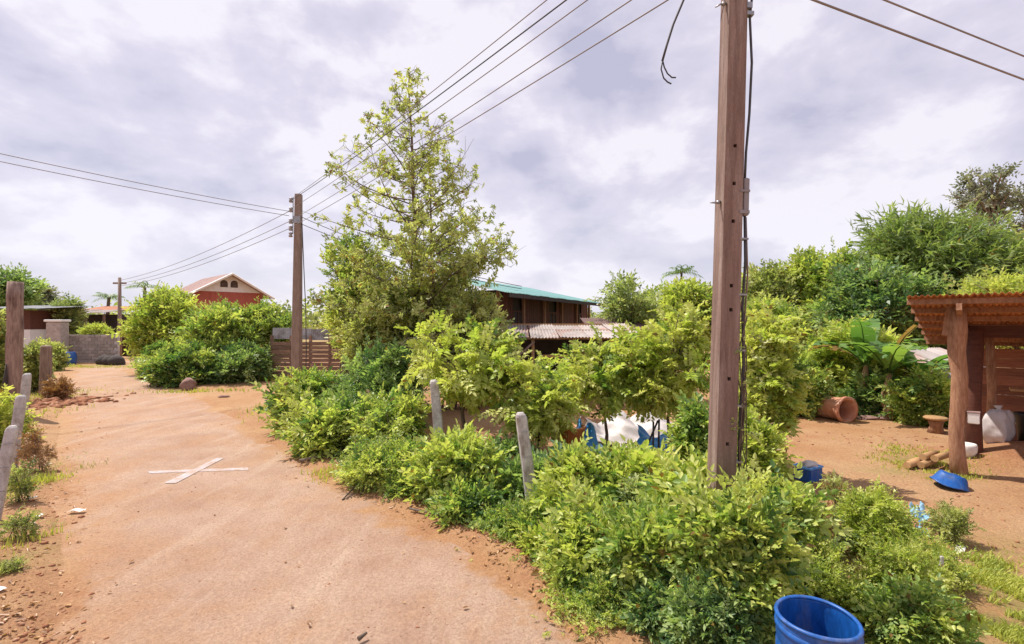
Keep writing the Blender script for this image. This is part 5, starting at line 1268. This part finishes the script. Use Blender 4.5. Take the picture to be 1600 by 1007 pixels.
# a fringe of low weeds where the hedge meets the road
re_pts = np.array([gp(*p) for p in ((925, 985), (870, 925), (800, 872), (720, 826), (640, 790), (560, 748), (500, 712))])
def fringe(r, n):
    k = r.integers(0, len(re_pts) - 1, n); t = r.random(n)[:, None]
    q = re_pts[k] * (1 - t) + re_pts[k + 1] * t + r.normal(0, .10, (n, 2)) + np.array([.18, .12])
    return q[:, 0], q[:, 1]
def low_cover(name, n, sampler, kind, mat, smin, smax, tone, seed, zmax=.08):
    r = np.random.default_rng(seed); x, y = sampler(r, n)
    keep = vnoise(x, y, .45, seed + 30) > .42; x, y = x[keep], y[keep]; n = len(x)
    z = ground_h(x, y) + r.uniform(.0, zmax, n)
    V, F, T = place_twigs(kind, np.stack([x, y, z], 1), norm(r.normal(0, 1, (n, 3)) * np.array([1, 1, .4]) + np.array([0, 0, .45])), r.uniform(smin, smax, n), r.normal(tone, .16, n), r)
    o = link(name, np_mesh(name, V, F, {'tone': np.clip(T, .02, .96)}), mat); o['kind'] = 'stuff'; TRI[0] += 2 * len(F)
low_cover('ground_weeds', 1500, fringe, 'ovate', 'leaf_mid', .05, .13, .5, 21)
low_cover('ground_weeds', 900, blobs([(900, 950, .3, .35, 1), (960, 985, .35, .3, 1), (800, 860, .5, .25, 1), (1000, 960, .4, .3, .6)]), 'ovate', 'leaf_yellow', .05, .11, .5, 22)
low_cover('ground_weeds', 1600, blobs([(1290, 850, .7, .5, 2), (1400, 870, .7, .45, 2), (1350, 960, .5, .3, 1), (1460, 905, .4, .4, 1)]), 'fine', 'leaf_yellow', .05, .13, .5, 23)
low_cover('ground_weeds', 500, blobs([(40, 740, .25, .9, 2), (25, 840, .2, .5, 1), (90, 615, .7, .8, 1)]), 'fine', 'leaf_olive', .05, .12, .5, 24)

ICO_V = np.array([(0, 0, 1), (.894, 0, .447), (.276, .851, .447), (-.724, .526, .447), (-.724, -.526, .447), (.276, -.851, .447), (.724, .526, -.447), (-.276, .851, -.447), (-.894, 0, -.447), (-.276, -.851, -.447), (.724, -.526, -.447), (0, 0, -1)])
ICO_F = np.array([(0, 1, 2), (0, 2, 3), (0, 3, 4), (0, 4, 5), (0, 5, 1), (1, 6, 2), (2, 7, 3), (3, 8, 4), (4, 9, 5), (5, 10, 1), (2, 6, 7), (3, 7, 8), (4, 8, 9), (5, 9, 10), (1, 10, 6), (6, 11, 7), (7, 11, 8), (8, 11, 9), (9, 11, 10), (10, 11, 6)])
def clods(name, n, sampler, rmin, rmax, mat, seed, power=3):
    r = np.random.default_rng(seed); x, y = sampler(r, n); s = rmin + (rmax - rmin) * r.random(n) ** power
    z = np.maximum(ground_h(x, y), -.012) + s * .05
    V = ICO_V[None] * r.uniform(.5, 1.35, (n, 12, 1)) * (s[:, None] * np.stack([r.uniform(.8, 1.5, n), r.uniform(.8, 1.3, n), r.uniform(.45, .85, n)], 1))[:, None, :]
    a = r.uniform(0, 6.28, n); ca, sa = np.cos(a), np.sin(a)
    V = np.stack([V[..., 0] * ca[:, None] - V[..., 1] * sa[:, None], V[..., 0] * sa[:, None] + V[..., 1] * ca[:, None], V[..., 2]], -1) + np.stack([x, y, z], 1)[:, None, :]
    F = ICO_F[None] + (np.arange(n) * 12)[:, None, None]
    o = link(name, np_mesh(name, V.reshape(-1, 3), F.reshape(-1, 3)), mat); o['kind'] = 'stuff'; TRI[0] += 20 * n
def leftbank(r, n):
    k = r.random(n); px_lo, px_hi = 5, 78
    Y = 3.9 + 11 * r.random(n) ** 1.7
    px = np.where(r.random(n) < .7, r.normal(38, 22, n), r.normal(75, 45, n)) + np.where(Y < 5.2, r.normal(0, 40, n), 0)
    return (px - 800) / FPX * Y, Y
clods('soil_clods', 1800, leftbank, .003, .030, 'clod', 1, 7)
clods('soil_clods', 420, lambda r, n: (r.normal(at(95, 15.5), .55, n), r.normal(15.5, .7, n)), .02, .14, 'clod', 2, 2.5)
clods('gravel', 900, fringe, .006, .032, 'clod', 3, 3)
def roadrand(r, n):
    Y = 4 + 16 * r.random(n) ** 1.6; x = -Y * r.uniform(.2, .92, n) + r.normal(.8, .6, n)
    return x, Y
clods('gravel', 420, roadrand, .003, .015, 'clod', 4, 4)
clods('gravel', 700, blobs([(1400, 690, 2.2, 1.6, 2), (1300, 830, 1.2, .8, 2), (1450, 660, 1.6, 1.2, 2), (1540, 800, 1.0, 1.0, 1)]), .006, .04, 'clod', 5, 3.5)
clods('rubble', 260, blobs([(1260, 810, .5, .4, 2), (1320, 850, .35, .3, 1), (1420, 880, .4, .3, 1)]), .01, .075, 'stone', 6, 3)
clods('rubble', 140, blobs([(1400, 648, .9, .35, 2), (1450, 645, .6, .3, 1), (1350, 655, .5, .2, 1)]), .02, .13, 'stone', 7, 3)
# dry leaves lying about
def dry_leaves(n, sampler, seed):
    r = np.random.default_rng(seed); x, y = sampler(r, n); z = np.maximum(ground_h(x, y), -.008) + .012
    lv, lf = leaf_shape(1, .5, 'six', .3, .1)
    V = []; F = []
    for i in range(n):
        R = rotm(r.uniform(0, 6.28), r.uniform(-.3, .3), r.uniform(-.4, .4)); V.append(lv * r.uniform(.03, .075) @ R.T + np.array([x[i], y[i], z[i]])); F.append(lf + 6 * i)
    o = link('leaf_litter', np_mesh('leaf_litter', np.concatenate(V), np.concatenate(F), {'tone': np.repeat(r.uniform(0, .9, n), 6)}), 'leaf_dry'); o['kind'] = 'stuff'
dry_leaves(620, lambda r, n: (lambda q: (q[0] - .12 + r.normal(0, .15, n), q[1] - .08 + r.normal(0, .12, n)))(fringe(r, n)), 1)
dry_leaves(60, roadrand, 2)
dry_leaves(360, leftbank, 4)
dry_leaves(420, blobs([(1290, 830, 1.0, .7, 2), (1400, 655, 1.2, .5, 2), (1440, 850, .7, .5, 1)]), 3)

def lump(name, label, cat, x, y, s, mat, seed, group=None, z=None):
    r = np.random.default_rng(seed)
    bm = bmesh.new(); bmesh.ops.create_icosphere(bm, subdivisions=3, radius=1)
    ph = r.uniform(0, 6, 6)
    for v in bm.verts:
        c = v.co; d = 1 + .16 * math.sin(3 * c.x + ph[0]) * math.cos(2.4 * c.y + ph[1]) + .10 * math.sin(6 * c.z + ph[2] + 4 * c.x) + .05 * math.sin(11 * c.y + ph[3])
        v.co = Vector((c.x * s[0] * d, c.y * s[1] * d, max(c.z * d, -.72) * s[2]))
    me = bpy.data.meshes.new(name); bm.to_mesh(me); bm.free(); me.polygons.foreach_set('use_smooth', [True] * len(me.polygons))
    zz_ = gz(x, y) if z is None else z
    o = link(name, me, mat, None, (x, y, zz_ + .62 * s[2]), (0, 0, r.uniform(0, 3)))
    return tag(o, label, cat, group)
x, y = gp(297, 608); lump('rock', 'reddish rock at the foot of the dark roadside bush', 'rock', x, y - .1, (.33, .26, .27), 'stone', 1)
x, y = gp(350, 622); lump('rock', 'small flat stone on the dirt side track', 'stone', x, y, (.16, .10, .05), 'stone', 2)
# pale scraps on the left bank
gs = 'pale paper scraps on the left bank'
def scrap(label, px, py, w, h, seed, grp, mat='paper', cat='scrap', name='paper_scrap'):
    r = np.random.default_rng(seed); x, y = gp(px, py); n = 6; vs = []; fs = []
    for i in range(n + 1):
        for j in range(n + 1):
            u, v_ = i / n - .5, j / n - .5
            edge = 1 + r.uniform(-.08, .08)
            vs.append((u * w * edge, v_ * h * edge, .012 + .35 * min(w, h) * abs(math.sin(4.1 * u + seed) * math.cos(3.3 * v_ + seed * .7))))
    for i in range(n):
        for j in range(n): a = i * (n + 1) + j; fs.append((a, a + n + 1, a + n + 2, a + 1))
    o = MB().add(vs, fs, True).build(name, mat, None, (x, y, max(gz(x, y), -.01) + .012), (0, 0, r.uniform(0, 3)))
    return tag(o, label, cat, grp)
scrap('folded white paper scrap on the red bank, lower one near the road', 62, 810, .10, .07, 1, gs)
scrap('flat pale scrap lying alone at the edge of the road on the left', 120, 800, .20, .08, 2, gs)
scrap('small white scrap high on the red bank', 52, 782, .09, .06, 3, gs)
scrap('tiny white scrap on the bank beside the second grey post', 58, 716, .08, .05, 4, gs)
scrap('pale scrap at the left edge near the bottom corner', 2, 932, .08, .05, 5, gs)
scrap('crumpled pale scrap on the bank below the painted cross level', 75, 727, .09, .05, 6, gs)
# sticks at the hedge edge
def stick(label, pts, r0, mat='bark_pale'):
    P = [(*gp(a, b), .03 + c) for a, b, c in pts]
    o = MB().tube(P, [r0] * (len(P) - 1) + [r0 * .5], 6).build('stick', mat); return tag(o, label, 'stick', 'sticks at the road edge')
stick('pale fallen stick at the road edge below the left part of the hedge', [(468, 723, .01), (490, 720, .03), (518, 715, .05)], .03)
stick('long thin brown stick lying along the road edge below the rounded bush', [(640, 800, .02), (690, 812, .03), (750, 826, .03)], .016, 'bark')
stick('short dark stick at the bottom edge of the road', [(560, 1004, 0), (573, 996, .01)], .02, 'bark')

# ================================================================== YARD OBJECTS
# blue barrel
YB = 2.95
bar = thing('barrel', 'open blue plastic barrel with a rolled rim at the bottom edge', 'barrel', (at(1277, YB), YB, 0), .3)
R = .228; Hb = .80
MB().lathe([(0, .0), (R * .92, .0), (R * .97, .02), (R * .99, .14), (R * .975, .155), (R * .975, .175), (R * .99, .19), (R * 1.0, .42), (R * .99, .60), (R * .965, .612), (R * .965, .628), (R * .985, .64), (R * .98, .74), (R * .965, .775), (R * .945, .78), (R * .935, .77), (R * .94, .72), (R * .95, .60), (R * .95, .2), (R * .9, .06), (0, .06)], 48).build('body', 'blue_plastic', bar)
rp = [(R * .968 + .013 * math.cos(a), .783 + .012 * math.sin(a)) for a in np.linspace(0, 2 * math.pi, 11)]
MB().lathe(rp, 48, None, True, lambda q: Vector((q.x, q.y, q.z + .004 * math.sin(math.atan2(q.y, q.x) * 2)))).build('rim', 'blue_plastic', bar)
MB().lathe([(R * .985, .700), (R * 1.02, .708), (R * 1.02, .726), (R * .98, .736)], 48).build('hoop', 'blue_plastic', bar)

# fallen terracotta pipe
YP = 13.0
pipe = thing('clay_pipe', 'wide terracotta pipe lying on its side on the sand', 'pipe', (at(1292, YP), YP - .25, .33), .28)
Rm = Matrix.Rotation(math.pi / 2, 4, 'X')
MB().lathe([(.31, -.42), (.33, -.40), (.31, -.3), (.29, .0), (.30, .30), (.345, .34), (.35, .42), (.30, .42), (.275, .40), (.245, .2), (.245, -.38), (.27, -.42), (.31, -.42)], 28, Rm).build('body', 'terracotta', pipe)
MB().lathe([(0, -.2), (.08, -.2), (.24, -.22)], 20, Rm).build('inner_wall', 'stone', pipe)

# rubbish heap by the banana
gd_ = 'heaped grey rubbish by the banana plant'
for k, (px, py, s) in enumerate(((1380, 655, (.38, .2, .10)), (1402, 648, (.32, .25, .16)), (1425, 642, (.36, .28, .2)), (1442, 636, (.3, .25, .14)), (1360, 657, (.22, .12, .06)), (1412, 655, (.28, .14, .07)))):
    x, y = gp(px, py)
    lump('rubbish_bag', ['long flat grey bag in front of the banana stem', 'grey bag leaning at the foot of the banana stem', 'largest grey bag in the rubbish heap right of the banana stem', 'grey bag at the back right of the rubbish heap', 'small flat grey scrap nearest the terracotta pipe', 'low grey bag at the front right of the rubbish heap'][k], 'rubbish bag', x, y, s, 'white_plastic' if k in (1, 2) else 'stone', 30 + k, gd_)
# tan stump table
x, y = gp(1462, 678)
st = thing('stump_table', 'small tan wooden stool left of the hut post', 'stool', (x, y, gz(x, y)), .4)
MB().lathe([(0, .30), (.20, .30), (.23, .325), (.23, .35), (.20, .37), (0, .37)], 16).build('top', 'wood_tan', st)
MB().tube([(0, 0, -.02), (.02, 0, .15), (0, 0, .30)], [.17, .12, .16], 10).build('leg', 'wood_post', st)
# things in and around the hut
x, y = gp(1555, 692)
sk = thing('sack', 'full white sack leaning inside the open hut', 'sack', (9.27, 9.15, gz(9.27, 9.15) - .03), .5)
bm = bmesh.new(); bmesh.ops.create_cube(bm, size=1); bmesh.ops.subdivide_edges(bm, edges=bm.edges[:], cuts=7, use_grid_fill=True)
for v in bm.verts:
    c = v.co; q = Vector((c.x, c.y, c.z)); rr = max(abs(c.x), abs(c.y)) * 2
    bul = 1 - .35 * (abs(c.z) * 2) ** 3
    v.co = Vector((c.x * .52 * bul * (1 + .05 * math.sin(14 * c.z + 8 * c.y)), c.y * .34 * bul * (1 + .06 * math.sin(11 * c.z + 9 * c.x)), (c.z + .5) * .62 + .03 * math.sin(9 * c.x + 5 * c.y)))
me = bpy.data.meshes.new('body'); bm.to_mesh(me); bm.free(); me.polygons.foreach_set('use_smooth', [True] * len(me.polygons)); link('body', me, 'white_plastic', sk)
MB().tube([(0, 0, .60), (.02, 0, .66), (.03, .01, .72)], [.06, .03, .07], 8).build('neck', 'white_plastic', sk)
tk = thing('bin', 'black bin beside the white sack in the hut', 'bin', (9.86, 9.1, gz(9.86, 9.1) - .02))
MB().lathe([(0, 0), (.19, 0), (.23, .5), (.25, .52), (.25, .55), (.21, .55), (.18, .06), (0, .06)], 20).build('body', 'black', tk)
cp = thing('pot', 'small pale clay pot on the soil by the dark hut post', 'pot', (8.28, 8.75, gz(8.28, 8.75)))
MB().lathe([(0, 0), (.10, 0), (.15, .1), (.155, .2), (.14, .24), (.12, .24), (.13, .18), (0, .1)], 18).build('body', 'paper', cp)
bx = thing('box', 'small pinkish box hung on the hut post', 'box', (7.56, 7.92, 1.02), HU)
MB().box((.04, 0, 0), (.15, .10, .18), bev=.012).build('body', 'paper', bx)
MB().box((.04, 0, .10), (.165, .115, .03), bev=.006).build('lid', 'pink_tile', bx)
fg = 'firewood logs by the hut post'
for k in range(5):
    xx, yy = 7.05 + .12 * k, 8.45 + .10 * (k % 2)
    o = MB().tube([(xx - .2, yy - .12, .09 + .11 * (k // 3)), (xx + .22, yy + .10, .10 + .11 * (k // 3))], .06, 8).build('log', 'wood_tan'); o.location.z = gz(xx, yy) - .02
    tag(o, ['leftmost tan firewood log lying by the hut post', 'second tan firewood log lying by the hut post', 'third tan firewood log lying by the hut post', 'upper left tan log on the firewood stack', 'upper right tan log on the firewood stack'][k], 'log', fg)
# blue basin at the hut post foot
x, y = gp(1492, 766)
bs = thing('basin', 'blue plastic basin lying against the foot of the hut post', 'basin', (x, y + .02, gz(x, y) + .03), .2)
bs.rotation_euler = (math.pi + .12, .30, .2); bs.location.z += .16
MB().lathe([(0, 0), (.16, 0), (.18, .02), (.235, .15), (.26, .16), (.26, .175), (.228, .172), (.17, .035), (0, .03)], 30, None, True, lambda q: Vector((q.x * 1.08, q.y * .9, q.z + .015 * math.sin(3 * math.atan2(q.y, q.x))))).build('body', 'blue_plastic', bs)

def cloth(name, label, cat, x, y, w, d, mat, seed, amp=.12, stand=0.0, rz=0.0, group=None, n=30):
    """crumpled sheet; stand lifts its far edge so that it hangs like a slope"""
    r = np.random.default_rng(seed); ph = r.uniform(0, 6, 10); vs = []; fs = []
    for j in range(n + 1):
        for i in range(n + 1):
            u, v_ = i / n - .5, j / n - .5
            z = amp * (.5 + .3 * math.sin(7 * u + 3 * v_ + ph[0]) + .28 * math.sin(11 * v_ - 5 * u + ph[1]) + .16 * abs(math.sin(17 * u + 9 * v_ + ph[2])) + .10 * math.sin(31 * v_ + 13 * u + ph[3]))
            e = 1 + .08 * math.sin(9 * v_ + ph[4]) + .05 * math.sin(19 * v_ + ph[5])
            z += stand * smooth(np.array([v_ + .5]), .0, 1.0)[0] * (.75 + .25 * math.cos(2 * math.pi * u * 1.5 + ph[6]))
            vs.append((u * w * e, v_ * d * (1 + .08 * math.sin(8 * u + ph[7])), max(z, .012)))
    for j in range(n):
        for i in range(n): a = j * (n + 1) + i; fs.append((a, a + 1, a + n + 2, a + n + 1))
    o = MB().add(vs, fs, True).build(name, mat, None, (x, y, gz(x, y) + .005), (0, 0, rz)); return tag(o, label, cat, group)
gt_ = 'plastic sheets lying in the yard behind the hedge'
cloth('plastic_sheet', 'bright blue plastic sheet draped beside dark sticks, left of the brown pole', 'plastic sheet', at(1050, 9.2), 9.2, 1.25, .7, 'blue_sheet', 1, .14, .40, .1, gt_)
cloth('plastic_sheet', 'pale plastic sheet spread behind the bright blue one', 'plastic sheet', at(1040, 10.3), 10.3, 1.9, 1.0, 'white_plastic', 2, .16, .35, -.1, gt_)
cloth('plastic_sheet', 'faded blue plastic sheet bunched beside the orange basket', 'plastic sheet', at(920, 9.3), 9.3, .36, .5, 'blue_sheet', 3, .12, .55, .3, gt_)
cloth('plastic_sheet', 'pale plastic sheet right of the orange basket', 'plastic sheet', at(960, 10.3), 10.3, 1.3, 1.0, 'white_plastic', 4, .16, .40, .0, gt_)
cloth('plastic_sheet', 'white plastic sheet low in front of the orange basket', 'plastic sheet', at(922, 8.2), 8.2, .6, .4, 'pale_blue', 5, .2, .2, .0, gt_)
fr = thing('tripod', 'dark sticks leaning together over the bright blue sheet', 'sticks', (at(1026, 8.75), 8.75, 0))
for k, (a, b_) in enumerate((((-.32, 0, 0), (.03, .02, .80)), ((.05, .05, 0), (.05, .02, .82)), ((-.07, -.02, 0), (-.06, .0, .78)))):
    MB().tube([a, b_], .018, 6).build('stick', 'black', fr)
bk = thing('basket', 'orange plastic basket in the yard left of the blue sheets', 'basket', (at(892, 9.3), 9.3, gz(at(892, 9.3), 9.3)))
MB().lathe([(0, .02), (.20, .02), (.27, .50), (.29, .52), (.29, .55), (.25, .55), (.19, .05), (0, .05)], 24).build('body', 'orange_plastic', bk)
MB().lathe([(.215, .22), (.245, .23), (.245, .26), (.225, .27)], 24).build('band', 'red_plastic', bk)
for k in range(10):
    a = k * .628; MB().tube([(.207 * math.cos(a), .207 * math.sin(a), .04), (.278 * math.cos(a), .278 * math.sin(a), .51)], .009, 4).build('rib', 'orange_plastic', bk)
x, y = gp(1262, 752)
cr = thing('crate', 'blue plastic crate beside the hedge at the edge of the sand', 'crate', (x, y, gz(x, y)), .5)
b = MB()
for s in (-1, 1):
    b.box((s * .17, 0, .11), (.02, .26, .20)); b.box((0, s * .13, .11), (.32, .02, .20))
b.box((0, 0, .012), (.32, .24, .02)); b.build('body', 'blue_plastic', cr)
for s in (-1, 1): MB().box((0, s * .132, .225), (.37, .035, .025)).build('rim', 'blue_sheet', cr)
for s in (-1, 1): MB().box((s * .172, 0, .225), (.035, .228, .025)).build('rim', 'blue_sheet', cr)
lump('rag', 'crumpled grey violet rag lying on the blue crate', 'rag', x + .02, y - .02, (.13, .10, .07), 'white_plastic', 60, None, gz(x, y) + .2)
x, y = gp(1302, 768); cloth('plastic_scrap', 'flat red plastic scrap on the sand right of the blue crate', 'plastic scrap', x, y, .30, .12, 'red_plastic', 7, .05, .03, -.5)
gb2 = 'litter among the weeds'
x, y = gp(1440, 822); cloth('plastic_bag', 'faded blue plastic bag standing among the weeds', 'plastic bag', x, y, .20, .18, 'pale_blue', 8, .12, .14, .2, gb2)
x, y = gp(1441, 845); cloth('plastic_bag', 'small teal plastic bag just below the faded blue bag', 'plastic bag', x, y, .13, .12, 'pale_blue', 9, .08, .06, .9, gb2)
x, y = gp(1205, 830); lump('brick_rubble', 'reddish rubble piece at the edge of the hedge left of the grey weed', 'rubble', x, y, (.16, .07, .05), 'terracotta', 61, gb2)
x, y = gp(1302, 820); lump('stone', 'pale stone between the weeds behind the blue barrel', 'stone', x, y, (.07, .06, .06), 'paper', 62, gb2)
x, y = gp(1324, 853); lump('black_bag', 'black rubbish lump among the yellow green weeds', 'rubbish', x, y, (.06, .05, .06), 'black', 63, gb2)
x, y = gp(1390, 850); lump('stone', 'brown stone among the weeds below the faded blue bag', 'stone', x, y, (.09, .06, .06), 'stone', 64, gb2)
x, y = gp(1412, 902); scrap('pale crumpled scrap in the weeds right of the barrel', 1412, 902, .12, .08, 11, gb2)
scrap('pale scrap lying under the weeds right of the barrel', 1370, 958, .12, .09, 12, gb2)
for k, (px, py, w_, h_, m_, lab) in enumerate(((1255, 792, .16, .10, 'paper', 'pale crumpled scrap beside the grey straggling weed'), (1300, 838, .14, .09, 'orange_plastic', 'orange scrap between the weeds behind the barrel'), (1345, 815, .12, .10, 'paper', 'pale scrap below the upright bright green weed'), (1398, 838, .15, .09, 'red_plastic', 'dull red scrap left of the faded blue bag'), (1425, 868, .16, .10, 'stone', 'grey violet scrap below the small teal bag'), (1372, 905, .13, .10, 'orange_plastic', 'orange scrap right of the barrel among the weeds'), (1500, 868, .18, .08, 'paper', 'pale scrap on the sand right of the weed patch'))):
    scrap(lab, px, py, w_, h_, 40 + k, gb2, m_, 'scrap', 'litter_scrap')
x, y = gp(1470, 935)
sp = thing('stake', 'short pale stake standing in the grass at the lower right', 'stake', (x, y, gz(x, y) - .03))
MB().box((0, 0, .19), (.028, .024, .40), bev=.004, R=Matrix.Rotation(.05, 3, 'Y')).build('shaft', 'concrete_post', sp)
MB().tube([(-.03, 0, .3), (.03, 0, .31)], .006, 5).build('wire_tie', 'steel', sp)
x, y = gp(1488, 928); lump('stone', 'pale stone right of the short stake', 'stone', x, y, (.08, .05, .04), 'stone', 65, gb2)
print('foliage triangles', TRI[0], 'objects', len(bpy.data.objects))
